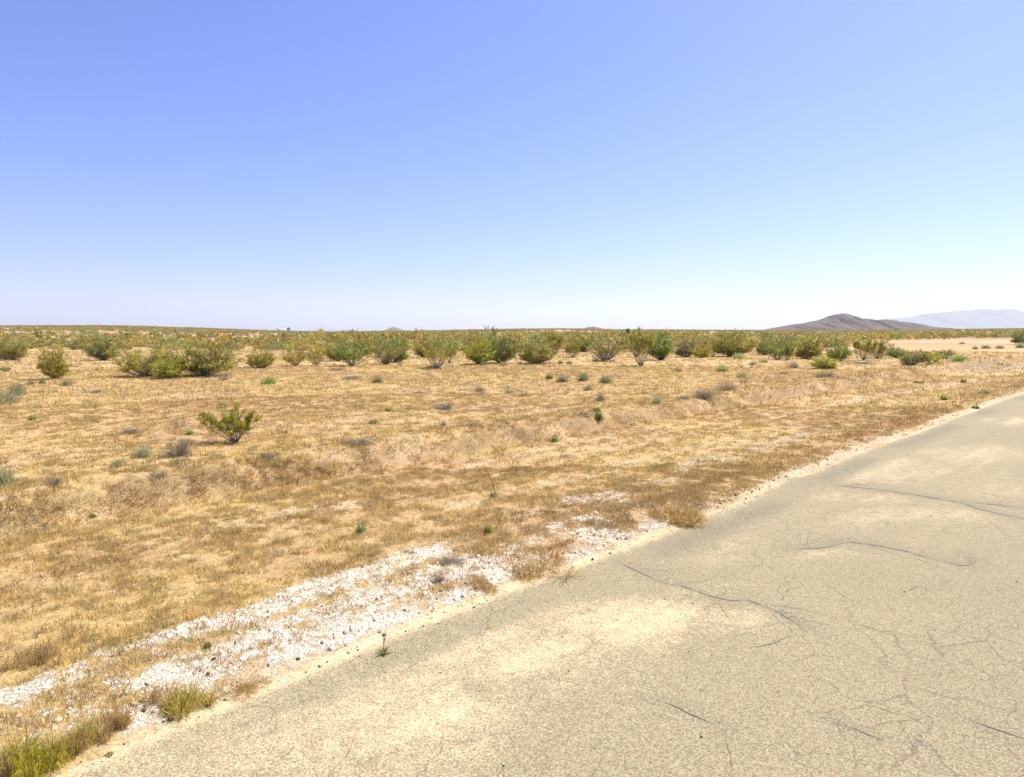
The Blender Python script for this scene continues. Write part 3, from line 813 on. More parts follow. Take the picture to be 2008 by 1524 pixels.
T_OL = (1.0, 1.0, 1.0); T_YE = (1.22, 1.14, 0.95); T_DK = (0.74, 0.84, 1.0); T_GR = (0.82, 1.05, 1.05); T_LI = (1.2, 1.3, 0.9); T_DU = (1.02, 0.98, 1.8)
BUSHES = [
 (463, 868, 122, 80, 'near', T_OL, 'small open bush alone in the dry grass on one forked dark stem', 0.0),
 (20, 706, 62, 42, 'full_a', T_OL, 'olive bush cut off by the picture edge below the pale hillside'),
 (10, 730, 19, 12, 'vase_a', T_OL, 'tiny low olive bush alone on pinkish soil near the picture edge'),
 (107, 743, 50, 62, 'full_c', T_YE, 'upright yellow-green bush taller than wide with small sage tufts at its foot'),
 (203, 707, 62, 42, 'full_b', T_DK, 'dark green bush just beyond the straw-flecked half of the big double clump'),
 (284, 738, 122, 62, 'wide', T_YE, 'wide straw-flecked bush, the thinner half of the big double clump'),
 (328, 742, 52, 38, 'full_c', T_LI, 'small lime-green bush pushed up against the front of the big double clump'),
 (400, 737, 126, 64, 'full_b', T_OL, 'broad dense bush, the darker half of the big double clump, beside a dead branch'),
 (513, 722, 52, 40, 'full_a', T_YE, 'round yellow-olive bush alone on sand, next past the big double clump'),
 (578, 718, 46, 34, 'vase_a', T_YE, 'yellowish thin bush, first of a touching pair, beside a small dark sage'),
 (619, 716, 42, 38, 'sparse_a', T_YE, 'yellowish stemmy bush, second of a touching pair, before the vase-shaped bush'),
 (660, 708, 48, 36, 'full_a', T_OL, 'low green bush half hidden behind the vase-shaped bush with dark foot'),
 (690, 718, 70, 56, 'vase_a', T_GR, 'vase-shaped bush with a dark bundle of stems narrowing to its foot'),
 (757, 714, 62, 42, 'bare', T_OL, 'rounded bush with a tangle of bare pale twigs low down on one side'),
 (778, 710, 44, 46, 'full_c', T_GR, 'green leafy bush grown into the back of the twig-tangled bush'),
 (832, 702, 40, 34, 'full_b', T_OL, 'small olive bush behind the thin bush with many bare grey stems'),
 (856, 723, 60, 56, 'sparse_b', T_YE, 'thin see-through bush on many bare grey stems, dead brush at its foot'),
 (882, 712, 34, 42, 'vase_b', T_GR, 'narrow green bush just behind the thin bush on bare grey stems'),
 (940, 714, 62, 48, 'full_b', T_LI, 'bright green bush in front of the tall dark bush mass near mid picture'),
 (928, 702, 48, 52, 'sparse_a', T_OL, 'tall thin olive bush rising behind the bright green bush near mid picture'),
 (983, 712, 62, 62, 'full_a', T_DK, 'tall dark bush with purple-grey shaded foot, two pale tufts before it'),
 (1052, 713, 68, 42, 'full_c', T_OL, 'low spreading olive bush with brushy purple-grey foot, third of the mid-picture row'),
 (1088, 696, 44, 46, 'vase_b', T_OL, 'olive bush leaning out behind the low spreading bush of the mid-picture row'),
 (1124, 701, 34, 40, 'vase_a', T_OL, 'small bush balanced on a short thick stem on open sand'),
 (1142, 690, 50, 34, 'full_a', T_DK, 'dark bush behind the small short-stemmed bush on open sand'),
 (1186, 708, 78, 46, 'bare', T_OL, 'half-dead domed bush with fans of bare grey stems, beside the tree-like bush'),
 (1257, 717, 58, 72, 'tree', T_OL, 'tree-like bush on bare forked trunks with a flat shadow under it'),
 (1296, 706, 56, 56, 'full_b', T_GR, 'dense leafy bush touching the crown of the tree-like bush'),
 (1248, 700, 40, 54, 'sparse_a', T_DK, 'dusky thin bush standing behind the crown of the tree-like bush'),
 (1345, 700, 44, 36, 'full_c', T_DU, 'dusty grey-green bush past the dense bush, small grey stalks at its foot'),
 (1375, 702, 34, 26, 'full_a', T_YE, 'low yellow-olive bush between the dusty bush and the widest green bush'),
 (1398, 700, 30, 32, 'sparse_b', T_YE, 'thin pale bush leaning against the side of the widest green bush'),
 (1438, 700, 86, 50, 'full_b', T_OL, 'widest green bush of the row, a pale round tuft before its foot'),
 (1500, 696, 34, 30, 'full_a', T_DK, 'dark bush just past the widest green bush, bright tuft below it'),
 (1523, 706, 44, 38, 'vase_a', T_GR, 'green bush with crooked bare stems, first of a pair below the purple hill'),
 (1544, 706, 34, 34, 'vase_b', T_OL, 'thin olive bush with crooked stems, second of a pair below the purple hill'),
 (1584, 704, 50, 42, 'full_c', T_OL, 'bushy olive shrub standing between the crooked-stemmed pair and a low lime bush'),
 (1616, 723, 48, 24, 'full_c', T_LI, 'low lime-green bush standing forward of the row, dead grey twigs before it'),
 (1645, 707, 42, 34, 'full_a', T_GR, 'green bush directly behind the low lime-green bush'),
 (1694, 706, 50, 44, 'tree', T_OL, 'bush on slender bare stems beside a dark-footed bush, under the purple hill'),
 (1722, 703, 46, 42, 'vase_a', T_OL, 'bush with a dark grey foot beside the one on slender stems'),
 (1757, 701, 38, 20, 'full_b', T_GR, 'low blue-green bush between the dark-footed bush and a leaning spotty bush'),
 (1787, 716, 56, 32, 'wide', T_DK, 'dark spotty low bush leaning sideways, pale grey brush at its foot'),
 (1824, 716, 44, 26, 'vase_b', T_LI, 'small green bush on a thin forked stem past the dark spotty bush'),
 (1853, 704, 42, 20, 'sparse_a', T_DK, 'sparse flat-topped bush on thin stems, last before the bright green tuft'),
 (2006, 676, 44, 26, 'full_b', T_DK, 'dark bush cut off by the picture edge where the sandy clearing ends'),
]
for b in BUSHES:
    bush(*b)

# ------------------------------------------------------------------ sage, dead brush, weeds, clumps
SAGE_C = (0.37, 0.36, 0.18)
def place(name, me, px, py, w, h, label, cat, group=None, rot=None, tint=(1, 1, 1), sink=0.01):
    x, y, z = hit(px, py)
    k = y / F_PX
    o = link(name, me)
    o.location = (x, y, z - sink); o.rotation_euler = (0, 0, rot if rot is not None else random.uniform(0, 6.28))
    o.scale = (w * k, w * k, h * k)
    o.color = (*tint, 1)
    tag(o, label, cat, group)
    return o

def normed(mb, name, mats):
    dummy = MB()
    norm(mb, dummy)
    return mb.mesh(name, mats)
def sage(seed, n=900, col=SAGE_C):
    mb = twigs(seed, 46, 0.5, 0.006, (0.34, 0.29, 0.23), 0.45, 0.14)
    rng = np.random.default_rng(seed)
    for k in range(6):
        off = np.array([rng.normal(0, 0.17), rng.normal(0, 0.15), 0]); R_ = rng.uniform(0.2, 0.36)
        m_ = n // 6
        sub = blades(seed + 1 + k, m_ // 2, R_ * 1.25, 0.016, col, 0.55, 0.12, 0.3)
        v, c, q, t = sub.arrays(); mb.add(v + off, c, q=q, t=t)
        a = rng.uniform(0, 6.283, m_); cz = rng.uniform(0.0, 1, m_); r = np.sqrt(1 - cz * cz)
        P = np.stack([np.cos(a) * r, np.sin(a) * r, cz * 1.05], 1) * R_ * (0.6 + 0.5 * rng.random((m_, 1))) + off + np.array([0, 0, 0.03])
        leaves(mb, P, (P - off) * 2 + rng.normal(0, .25, (m_, 3)) + np.array([0, 0, .3]), 0.085, 0.018, vary(rng, col, m_, 0.3, 0.06) * rng.uniform(0.8, 1.2), rng)
    return normed(mb, 'sage', [M_LEAF])
SAGES = [sage(210 + 10 * i) for i in range(4)]
def deadb(seed, up=0.5, n=240, col=(0.47, 0.405, 0.31)):
    return normed(twigs(seed, n, 0.5, 0.0045, col, up, 0.12), 'dead_twigs', [M_LEAF])
DEADS = [deadb(310 + i, 0.5) for i in range(3)] + [deadb(320, 0.75, 60)]
PILES = [normed(twigs(330 + i, 46, 0.55, 0.012, (0.36, 0.31, 0.265), flat=True), 'brush_pile', [M_LEAF]) for i in range(3)]
def weed(seed, col=(0.22, 0.26, 0.07), n=120):
    return normed(blades(seed, n, 0.5, 0.05, col, 0.35, 0.14, 0.3, curve=0.4), 'weed', [M_LEAF])
WEEDS = [weed(350), weed(351, (0.32, 0.35, 0.08)), weed(352, (0.28, 0.31, 0.14))]

G_SAGE = 'round grey-green sages on the plain'
T_G = (0.72, 0.95, 0.7); T_P = (1.25, 1.25, 1.3); T_B = (0.7, 1.05, 0.45); T_GY = (1.0, 0.92, 1.05)
for i, (px, py, w, h, tint, label) in enumerate([
 (10, 791, 46, 30, T_P, 'pale grey sage cut by the picture edge, lower of two that touch'),
 (34, 774, 34, 24, T_OL, 'grey-green sage grown against the pale one at the picture edge'),
 (5, 955, 42, 44, T_P, 'big pale sage cut by the picture edge just above the bank'),
 (134, 757, 22, 16, T_P, 'pale round sage on pink soil beyond the upright yellow-green bush'),
 (83, 753, 13, 13, T_OL, 'small upright sage at the very foot of the yellow-green bush'),
 (60, 755, 12, 9, T_G, 'tiny green sage between the picture edge and the yellow-green bush'),
 (281, 899, 38, 28, T_P, 'pale mint sage beside the round dead grey shrub'),
 (230, 918, 30, 20, T_P, 'low ragged mint sage at the bank top, smaller than its mint neighbour'),
 (527, 754, 30, 15, T_B, 'dark green cushion bush on open ground beyond the lone open bush'),
 (742, 751, 24, 16, T_OL, 'grey sage with a brown dead side, alone on the golden ground'),
 (948, 717, 12, 8, T_G, 'tiny blue-green sage under the bright green bush near mid picture'),
 (984, 718, 16, 10, T_LI, 'pale yellow-green tuft before the tall dark bush'),
 (1020, 715, 10, 7, T_LI, 'tiny pale tuft between the tall dark bush and the low spreading bush'),
 (1076, 743, 17, 11, T_G, 'small blue-green sage, first in the line of four sages in mid picture'),
 (1102, 749, 26, 15, T_GY, 'washed-out dry sage, second in the line of four in mid picture'),
 (1142, 747, 30, 20, T_OL, 'largest and darkest sage in the line of four in mid picture'),
 (1187, 751, 27, 20, T_OL, 'grey round sage, last in the line of four in mid picture'),
 (1098, 714, 12, 8, T_G, 'tiny sage on sand beyond the line of four, paler of two'),
 (1116, 714, 14, 7, T_B, 'tiny green sage on sand before the short-stemmed bush'),
 (1170, 709, 14, 7, T_P, 'tiny mint tuft at the foot of the half-dead domed bush'),
 (1287, 791, 21, 18, T_P, 'mint round sage standing before a streak of dead grey brush'),
 (1415, 729, 30, 14, T_LI, 'low mint cushion on pink soil, beyond the dead grey brush'),
 (1450, 704, 26, 12, T_LI, 'pale yellow-green cushion at the foot of the widest green bush'),
 (1457, 740, 22, 12, T_LI, 'green cushion growing over grey dead twigs'),
 (1498, 711, 19, 9, T_LI, 'bright green tuft under the crooked-stemmed bush pair'),
 (1476, 716, 14, 7, T_OL, 'dull small sage between two brighter cushions on pink soil'),
 (1881, 709, 30, 13, T_B, 'bright green mound beside the grey dirt track'),
 (1934, 684, 18, 8, T_G, 'low green shrublet in the sandy clearing, second of four in a line'),
 (1962, 684, 20, 7, T_G, 'flat dark green shrublet in the sandy clearing, third of four in a line'),
 (1912, 685, 12, 6, T_OL, 'small brownish shrublet in the sandy clearing, first of four in a line'),
 (2001, 682, 18, 11, T_P, 'grey-green shrublet at the picture edge, last of four in a line'),
 (1888, 675, 12, 5, T_OL, 'small dull shrublet farther back in the sandy clearing'),
]):
    place('sagebrush', SAGES[i % 4], px, py, w, h, label, 'shrub', G_SAGE, tint=tint)

G_DEAD = 'dead grey shrubs on the plain'
for i, (px, py, w, h, v, label) in enumerate([
 (349, 894, 62, 42, 0, 'round dead shrub of fine grey twigs beside the mint sage'),
 (352, 838, 46, 24, 3, 'low dry brown stalks beyond the round dead grey shrub'),
 (437, 746, 40, 28, 3, 'dead branching snag beside the darker half of the big double clump'),
 (104, 947, 40, 16, 1, 'thin grey dead twigs low on the ground just above the bank'),
 (870, 803, 48, 18, 1, 'faint dead grey shrub spread flat in golden grass near mid picture'),
 (940, 768, 24, 14, 2, 'pale dead tuft next to the two dark upright dead stalks'),
 (998, 772, 22, 24, 3, 'dark upright dead stalks, first of two close together'),
 (1027, 778, 26, 24, 3, 'dark upright dead stalks, second of two, beside the white stake'),
 (1177, 788, 24, 22, 0, 'grey round dead shrub below the line of four sages'),
 (1152, 766, 22, 14, 2, 'small dead twig tuft between the sage line and a grey dead shrub'),
 (1340, 783, 34, 12, 1, 'dead grey brush, first and smallest lump of the long grey streak'),
 (1382, 777, 52, 18, 0, 'dark grey dead brush, middle lump of the long grey streak'),
 (1424, 766, 56, 18, 2, 'dead brush, far lump of the long grey streak, under a green cushion'),
 (1458, 752, 26, 18, 3, 'dead twigs with one long stick under the green cushion'),
 (1329, 729, 24, 9, 1, 'low dead mound on pink soil past the tree-like bush'),
 (1557, 722, 24, 15, 2, 'dark dead tangle before the crooked-stemmed bush pair'),
 (1617, 741, 44, 17, 1, 'sprawling dead grey brush before the low lime-green bush'),
 (1536, 734, 22, 7, 2, 'flat dull dead brush between the dark tangle and the sprawling one'),
 (1776, 716, 22, 8, 0, 'pale dead brush under the dark spotty leaning bush'),
 (850, 723, 34, 10, 1, 'dead brush heaped under the thin bush on bare grey stems'),
 (785, 716, 14, 10, 2, 'purple-grey dead tuft beside the twig-tangled bush'),
 (180, 734, 14, 9, 3, 'tiny dead tuft on pink soil before the straw-flecked bush'),
 (186, 770, 34, 8, 1, 'flat grey dead litter beyond the mint sages'),
 (1215, 730, 12, 7, 3, 'tiny dark dead stub on pink soil before the tree-like bush'),
 (700, 868, 70, 12, 1, 'long flat grey dead grass heap on the plain above the bank'),
 (885, 1105, 60, 18, 1, 'flat grey dead twigs lying on the pale shoulder'),
 (860, 1140, 36, 22, 2, 'dark dead tuft on the pale shoulder below the flat grey twigs'),
]):
    place('dead_shrub', DEADS[v], px, py, w, h, label, 'dead shrub', G_DEAD)

G_PILE = 'fallen dead branches lying on the ground'
for i, (px, py, w, h, label) in enumerate([
 (662, 727, 36, 8, 'grey heap of fallen sticks before the vase-shaped bush'),
 (688, 745, 42, 10, 'greenish heap of fallen sticks with one stub, alone on golden ground'),
 (822, 771, 48, 5, 'long flat line of fallen sticks on golden ground near mid picture'),
 (703, 800, 28, 10, 'small fallen dead branch with raised end in the golden grass'),
 (931, 836, 48, 8, 'grey fallen branches at the top of the bank near mid picture'),
 (520, 896, 56, 12, 'fallen dead branch with one thick raised stick, beyond the bank'),
 (312, 934, 52, 12, 'pale forked fallen branch lying along the bank top'),
 (258, 850, 54, 12, 'scattered grey fallen twigs beyond the pale mint sage'),
 (1235, 755, 20, 5, 'small bent fallen stick past the line of four sages'),
 (1140, 812, 50, 8, 'grey fallen twigs beside a small dark green weed'),
 (1690, 714, 60, 7, 'brown litter of fallen twigs under the slender-stemmed bush'),
]):
    place('fallen_branch', PILES[i % 3], px, py, w, h, label, 'dead branches', G_PILE)

G_WEED = 'small green weeds in the dry grass'
for i, (px, py, w, h, v, label) in enumerate([
 (373, 851, 20, 9, 1, 'bright green low weed behind the round dead grey shrub'),
 (707, 1044, 28, 22, 2, 'blue-green leafy weed on the golden slope below the bank'),
 (957, 1046, 20, 26, 1, 'fresh green upright tuft at the upper edge of the pale shoulder'),
 (1087, 866, 20, 16, 2, 'dark green weed on the bank slope in mid picture'),
 (1170, 806, 18, 9, 0, 'dark green weed beside grey fallen twigs above the bank'),
 (1174, 834, 20, 18, 0, 'olive dark weed on the bank top below the grey fallen twigs'),
 (762, 806, 20, 9, 1, 'pale green weed in golden grass far above the bank'),
 (733, 831, 22, 9, 0, 'olive weed in golden grass, nearer the bank than its pale neighbour'),
 (870, 835, 14, 12, 2, 'narrow grey-green weed beside the fallen branches on the bank'),
 (65, 824, 22, 12, 1, 'faint green weed in golden grass below the touching sages'),
 (180, 985, 16, 10, 0, 'small dark weed on the bank face near the picture edge'),
 (1802, 752, 22, 6, 0, 'flat dark weed in brown grass past the row of bushes'),
 (1889, 750, 14, 8, 0, 'small dark weed in brown grass below the grey track'),
 (1850, 785, 20, 13, 1, 'yellow-green weed near the road verge, farther from the road than its neighbours'),
 (1928, 772, 26, 10, 2, 'soft green weed in reddish grass by the far verge'),
 (1912, 801, 18, 11, 2, 'grey-green weed right at the far edge of the road'),
 (407, 1270, 20, 16, 0, 'small dark green weed growing out of the white clay'),
 (215, 1482, 22, 12, 0, 'flat olive weed at the road edge beside the green clumps'),
]):
    place('weed', WEEDS[v], px, py, w, h, label, 'weed', G_WEED)

def clump(seed, green, n=1500, part_dry=0.5):
    rng = np.random.default_rng(seed)
    mb = MB()
    for k in range(9):
        off = np.array([rng.normal(0, 0.34), rng.normal(0, 0.3), 0.0]) * (k > 0)
        sc = rng.uniform(0.55, 1.0)
        dry = rng.random() < part_dry
        sub = blades(seed * 20 + k, n // 9, 0.5 * sc, 0.008, (0.50, 0.36, 0.15) if dry else green, 0.42, 0.2 * sc, 0.36, curve=0.4)
        blades(seed * 20 + k + 10, n // 22, 0.42 * sc, 0.009, (0.42, 0.27, 0.11), 0.6, 0.2 * sc, 0.3, curve=0.3, mb=sub)
        v, c, q, t = sub.arrays()
        mb.add(v + off, c, q=q, t=t)
    return normed(mb, 'clump', [M_LEAF])
G_CL = 'grass clumps at the road shoulder'
for args in [
 ('grass_clump', clump(401, (0.52, 0.47, 0.055), 3000, 0.25), 52, 1508, 120, 62, 'lush yellow-green grass clump at the picture corner', 'grass clump', G_CL),
 ('grass_clump', clump(403, (0.50, 0.43, 0.09), 1500, 0.6), 150, 1462, 110, 52, 'olive and straw grass clump touching the lush green one', 'grass clump', G_CL),
 ('grass_clump', clump(405, (0.50, 0.43, 0.09), 1100, 0.65), 342, 1384, 136, 46, 'wide half-green grass clump in the white clay', 'grass clump', G_CL),
 ('grass_clump', clump(407, (0.50, 0.33, 0.13), 1000, 0.8), 236, 1424, 86, 44, 'brown dry grass clump between two greenish clumps', 'grass clump', G_CL),
 ('grass_clump', clump(417, (0.48, 0.31, 0.12), 900, 0.9), 80, 1300, 110, 46, 'brown dead grass clump at the upper edge of the white clay', 'grass clump', G_CL),
 ('grass_clump', clump(409, (0.46, 0.29, 0.12), 700, 0.9), 1060, 1110, 160, 26, 'reddish brown grass clump spreading to the road edge', 'grass clump', G_CL),
 ('grass_clump', clump(411, (0.50, 0.33, 0.13), 1000, 0.8), 940, 1150, 80, 20, 'brown grass clump on pale soil close to the road edge', 'grass clump', G_CL),
 ('grass_clump', clump(413, (0.50, 0.33, 0.13), 1000, 0.9), 480, 1352, 110, 24, 'low dry brown grass strip at the road edge past the half-green clump', 'grass clump', G_CL),
 ('grass_clump', clump(415, (0.50, 0.33, 0.13), 1000, 0.8), 1330, 1012, 130, 24, 'brown grass clump beside the broken corner of the road edge', 'grass clump', G_CL),
]:
    place(*args)

# little weed standing on the road, and a dead sprig
def road_weed():
    o = bpy.data.objects.new('road_weed', None); COL.objects.link(o)
    x, y, z = hit(752, 1312)
    k = y / F_PX
    o.location = (x, y, 0.0); o.scale = (46 * k, 46 * k, 56 * k)
    tag(o, 'spindly weed with purple stalks growing through the road near its edge', 'weed')
    rng = np.random.default_rng(5)
    mb = MB()
    for i in range(5):
        p = np.array([[0, 0, 0], [0.03, 0.01, 0.4], [0.1 + 0.05 * i - 0.1, rng.normal(0, .06), 0.75], [0.16 + 0.08 * i - 0.2, rng.normal(0, .1), 1.0 - 0.08 * i]])
        tube(mb, p, 0.014, 0.006, (0.36, 0.28, 0.25), 4)
    link('stems', mb.mesh('stalks', [M_BARK]), o)
    b = blades(77, 60, 0.42, 0.035, (0.34, 0.32, 0.10), 0.35, 0.08, 0.4)
    f = link('leaves', b.mesh('weed_leaves', [M_LEAF]), o)
road_weed()
place('sprig', DEADS[3], 403, 1475, 26, 34, 'tiny dead sprig standing alone on the dusty road', 'dead plant', sink=0.0)

def stalk():
    x, y, z = hit(975, 976)
    x2, y2, _ = x, y, z
    o = bpy.data.objects.new('tall_stalk', None); COL.objects.link(o)
    o.location = (x, y, z)
    k = y / F_PX
    tag(o, 'single thin leaning stalk with a small dark leafy weed at its foot', 'dry stalk')
    mb = MB()
    tube(mb, [(0, 0, 0), (-10 * k, 0.02, 30 * k), (-18 * k, 0.03, 48 * k), (-27 * k, 0.05, 66 * k)], 0.008, 0.004, (0.2, 0.13, 0.06), 5)
    link('stem', mb.mesh('stalk_stem', [M_BARK]), o)
    w = link('leaves', WEEDS[2], o); w.location = (-8 * k, -0.03, 0); w.scale = (18 * k, 18 * k, 16 * k)
stalk()

def stake():
    x, y, z = hit(1080, 786)
    k = y / F_PX
    o = bpy.data.objects.new('survey_stake', None); COL.objects.link(o)
    o.location = (x, y, z); o.rotation_euler = (0, R(9), -0.55)
    tag(o, 'small white stake leaning in golden grass beside dark dead stalks', 'stake')
    h = 11.5 * k; a = 0.026
    mb = MB()
    v = [(sx * a * .5, sy * a, zz) for zz in (-0.05, h * 0.82) for sx, sy in ((-1, -1), (1, -1), (1, 1), (-1, 1))] 
    v += [(-a * .3, -a * .6, h * .86), (a * .3, -a * .6, h * .86), (a * .3, a * .6, h * .86), (-a * .3, a * .6, h * .86)]
    q = []
    for l in (0, 4):
        for i in range(4): q.append((l + i, l + (i + 1) % 4, l + 4 + (i + 1) % 4, l + 4 + i))
    q.append((8, 9, 10, 11))
    mb.add(v, (0.85, 0.80, 0.68), q=q)
    link('post', mb.mesh('stake_post', [attr_mat('white_paint', 0.6)]), o)
    mb = MB()
    tube(mb, [(0.0, 0, h * 0.86), (0.02, 0, h * .93), (0.05, 0.0, h)], a * 0.8, a * 0.5, (0.7, 0.66, 0.6), 4)
    link('ribbon', mb.mesh('stake_ribbon', [bpy.data.materials['white_paint']]), o)
stake()

def joshua(px, py, h_px, label):
    x, y, z = hit(px, py)
    k = y / F_PX; h = h_px * k
    o = bpy.data.objects.new('joshua_tree', None); COL.objects.link(o)
    o.location = (x, y, z); o.scale = (h, h, h)
    tag(o, label, 'tree', 'joshua trees on the skyline')
    rng = np.random.default_rng(int(px))
    tr, cr = MB(), MB()
    tube(tr, [(0, 0, 0), (0.02, 0, .3), (0, 0, .55)], 0.07, 0.05, (0.12, 0.1, 0.08), 6)
    for i in range(5):
        a = i * 1.3; e = np.array([math.cos(a) * .12, math.sin(a) * .12, .66 + .075 * i])
        tube(tr, [(0, 0, .45 + .03 * i), e * .6 + np.array([0, 0, .22]), e], 0.045, 0.035, (0.12, 0.1, 0.08), 5)
        n = 90
        D = unit(rng.normal(0, 1, (n, 3)) + np.array([0, 0, .5]))
        leaves(cr, np.repeat(e[None], n, 0), D, 0.11, 0.03, vary(rng, (0.10, 0.115, 0.05), n), rng)
    link('trunk', tr.mesh('joshua_trunk', [M_BARK]), o)
    link('crown', cr.mesh('joshua_crown', [M_LEAF]), o)
joshua(966, 662, 17, 'small spiky joshua tree breaking the skyline near mid picture')
joshua(1231, 667, 22, 'spiky dark joshua tree breaking the skyline behind the tree-like bush')

# far white house and its dark tree
def far_house():
    Y = 880.0
    X = (553 - 1004) / F_PX * Y
    z = float(H(X, Y))
    o = bpy.data.objects.new('house', None); COL.objects.link(o)
    o.location = (X, Y, z + 0.5); o.rotation_euler = (0, 0, 0.1)
    tag(o, 'tiny long white house on the skyline where the pale hillside ends', 'house')
    k = Y / F_PX
    w, d, h = 7.5 * k, 4.0, 2.2
    def box(x0, x1, y0, y1, z0, z1):
        v = [(a, b, c) for c in (z0, z1) for a, b in ((x0, y0), (x1, y0), (x1, y1), (x0, y1))]
        return v, [(0, 3, 2, 1), (4, 5, 6, 7), (0, 1, 5, 4), (1, 2, 6, 5), (2, 3, 7, 6), (3, 0, 4, 7)]
    mb = MB(); v, q = box(-w, w, -d, d, 0, h); mb.add(v, (0.75, 0.74, 0.72), q=q)
    link('wall', mb.mesh('house_wall', [attr_mat('white_wall')]), o)
    mb = MB()
    v = [(-w - .3, -d - .4, h + .01), (w + .3, -d - .4, h + .01), (w + .3, d + .4, h + .01), (-w - .3, d + .4, h + .01), (-w - .3, 0, h + 1.1), (w + .3, 0, h + 1.1)]
    mb.add(v, (0.72, 0.72, 0.72), q=[(0, 1, 5, 4), (2, 3, 4, 5), (0, 3, 2, 1)], t=[(1, 2, 5), (3, 0, 4)])
    link('roof', mb.mesh('house_roof', [attr_mat('white_roof')]), o)
    X2 = (567.5 - 1004) / F_PX * (Y + 6)
    t = bpy.data.objects.new('tree', None); COL.objects.link(t)
    t.location = (X2, Y + 6, float(H(X2, Y + 6)))
    tag(t, 'tiny dark tree on the skyline beside the white house', 'tree')
    rng = np.random.default_rng(3)
    mb = MB(); tube(mb, [(0, 0, 0), (0, 0, 1.2), (0.05, 0, 3.5)], 0.2, 0.08, (0.1, 0.08, 0.06), 6)
    link('trunk', mb.mesh('tree_trunk', [M_BARK]), t)
    mb = MB(); n = 700
    P = rng.normal(0, 1, (n, 3)); P = unit(P) * rng.uniform(0.3, 1, (n, 1)) ** .5 * np.array([1.8, 1.8, 2.2]) + np.array([0, 0, 3.2])
    leaves(mb, P, P - np.array([0, 0, 3]), 0.6, 0.3, vary(rng, (0.035, 0.05, 0.025), n), rng)
    link('crown', mb.mesh('tree_crown', [M_LEAF]), t)
far_house()

# ------------------------------------------------------------------ the shrub belt: nearest ones as objects, the rest as one mass
def lod_mesh(seed, n_leaf, leaf, n_stems=7, bare=0.1, crown='low'):
    st, fo = creosote(seed, n_stems=n_stems, skirt=6, n_leaf=n_leaf, leaf=leaf, bare=bare, crown=crown, puff=0.11, thick=0.016)
    norm(st, fo)
    return st, fo
BELT = []
for i in range(6):
    st, fo = lod_mesh(500 + i, 620, 0.10)
    v1, c1, q1, t1 = st.arrays(); v2, c2, q2, t2 = fo.arrays()
    q = np.concatenate([q1, q2 + len(v1)])
    BELT.append(mesh('belt_bush', np.concatenate([v1, v2]), [q], np.concatenate([c1, c2]), [M_LEAF], None))

def belt_points():
    rng = np.random.default_rng(99)
    pts = []
    n = 15000
    y = np.sqrt(rng.uniform(66 ** 2, 270 ** 2, n)); u = rng.uniform(-240, 2260, n)
    x = (u - 1004) / F_PX * y
    dens = np.where(u < 600, 0.72, 0.33) + 0.75 * fbm(x / 22., y / 22., 3, 111)
    start = np.interp(u, [-200, 0, 300, 500, 620, 760, 900, 1100, 1300, 1500, 1650, 1720, 1800, 2300], [80, 82, 84, 86, 78, 70, 70, 76, 80, 82, 92, 140, 185, 185])
    end = np.interp(u, [-200, 0, 500, 640, 800, 1000, 2300], [118, 118, 122, 170, 230, 250, 270])
    ok = (y > start) & (y < end + 30 * fbm(u / 60., y * 0, 2, 3)) & (rng.uniform(0, 1, n) < dens)
    s, t = to_st(x, y)
    ok &= (t - t_edge(s)) > 14
    x, y, u = x[ok], y[ok], u[ok]
    keep = []
    for i in np.argsort(y):
        if all((x[i] - x[j]) ** 2 + (y[i] - y[j]) ** 2 > 3.2 for j in keep[-160:]):
            keep.append(i)
    return x[keep], y[keep], u[keep]
bx, by, bu = belt_points()
N_OBJ = 235
rng = np.random.default_rng(5)
order = np.argsort(by)
bz = H(bx, by)
cnt = 0
mass_idx = []
for i in order:
    vis = -10 < bu[i] < 2018
    if vis and cnt < N_OBJ:
        o = link('desert_shrub', BELT[cnt % 6])
        w = rng.uniform(1.7, 3.6); h = rng.uniform(1.0, 2.1) * (0.72 if bu[i] < 620 else 1.1) * (1.35 if rng.random() < 0.12 else 1.0)
        o.location = (bx[i], by[i], bz[i] - 0.05); o.scale = (w, w, h); o.rotation_euler = (0, 0, rng.uniform(0, 6.28))
        g = rng.uniform(0, 1); b = rng.uniform(0.85, 1.4)
        o.color = (b * (0.84 + 0.42 * g), b, b * (1.5 - 0.5 * g), 1)
        tag(o, 'distant olive shrub in the crowded green belt beyond the open plain', 'shrub', 'shrubs of the distant green belt')
        cnt += 1
    else:
        mass_idx.append(i)

def scatter_mass(name, X, Y, Wd, Hh, protos, tints, mats, seed):
    rng = np.random.default_rng(seed)
    Vs, Qs, Cs = [], [], []
    n0 = 0
    Z = H(X, Y)
    which = rng.integers(0, len(protos), len(X))
    ang = rng.uniform(0, 6.283, len(X))
    for p, (v, c, q) in enumerate(protos):
        ii = np.where(which == p)[0]
        if not len(ii): continue
        ca, sa = np.cos(ang[ii])[:, None], np.sin(ang[ii])[:, None]
        vx = (v[None, :, 0] * ca - v[None, :, 1] * sa) * Wd[ii][:, None] + X[ii][:, None]
        vy = (v[None, :, 0] * sa + v[None, :, 1] * ca) * Wd[ii][:, None] + Y[ii][:, None]
        vz = v[None, :, 2] * Hh[ii][:, None] + Z[ii][:, None] - 0.05
        V = np.stack([vx, vy, vz], -1).reshape(-1, 3)
        Cc = (c[None] * tints[ii][:, None, :]).reshape(-1, 3)
        Q = (q[None] + (np.arange(len(ii)) * len(v))[:, None, None] + n0).reshape(-1, 4)
        n0 += len(V)
        Vs.append(V); Cs.append(Cc); Qs.append(Q)
    me = mesh(name, np.concatenate(Vs), [np.concatenate(Qs)], np.concatenate(Cs), mats)
    return tag(link(name, me), kind='stuff')

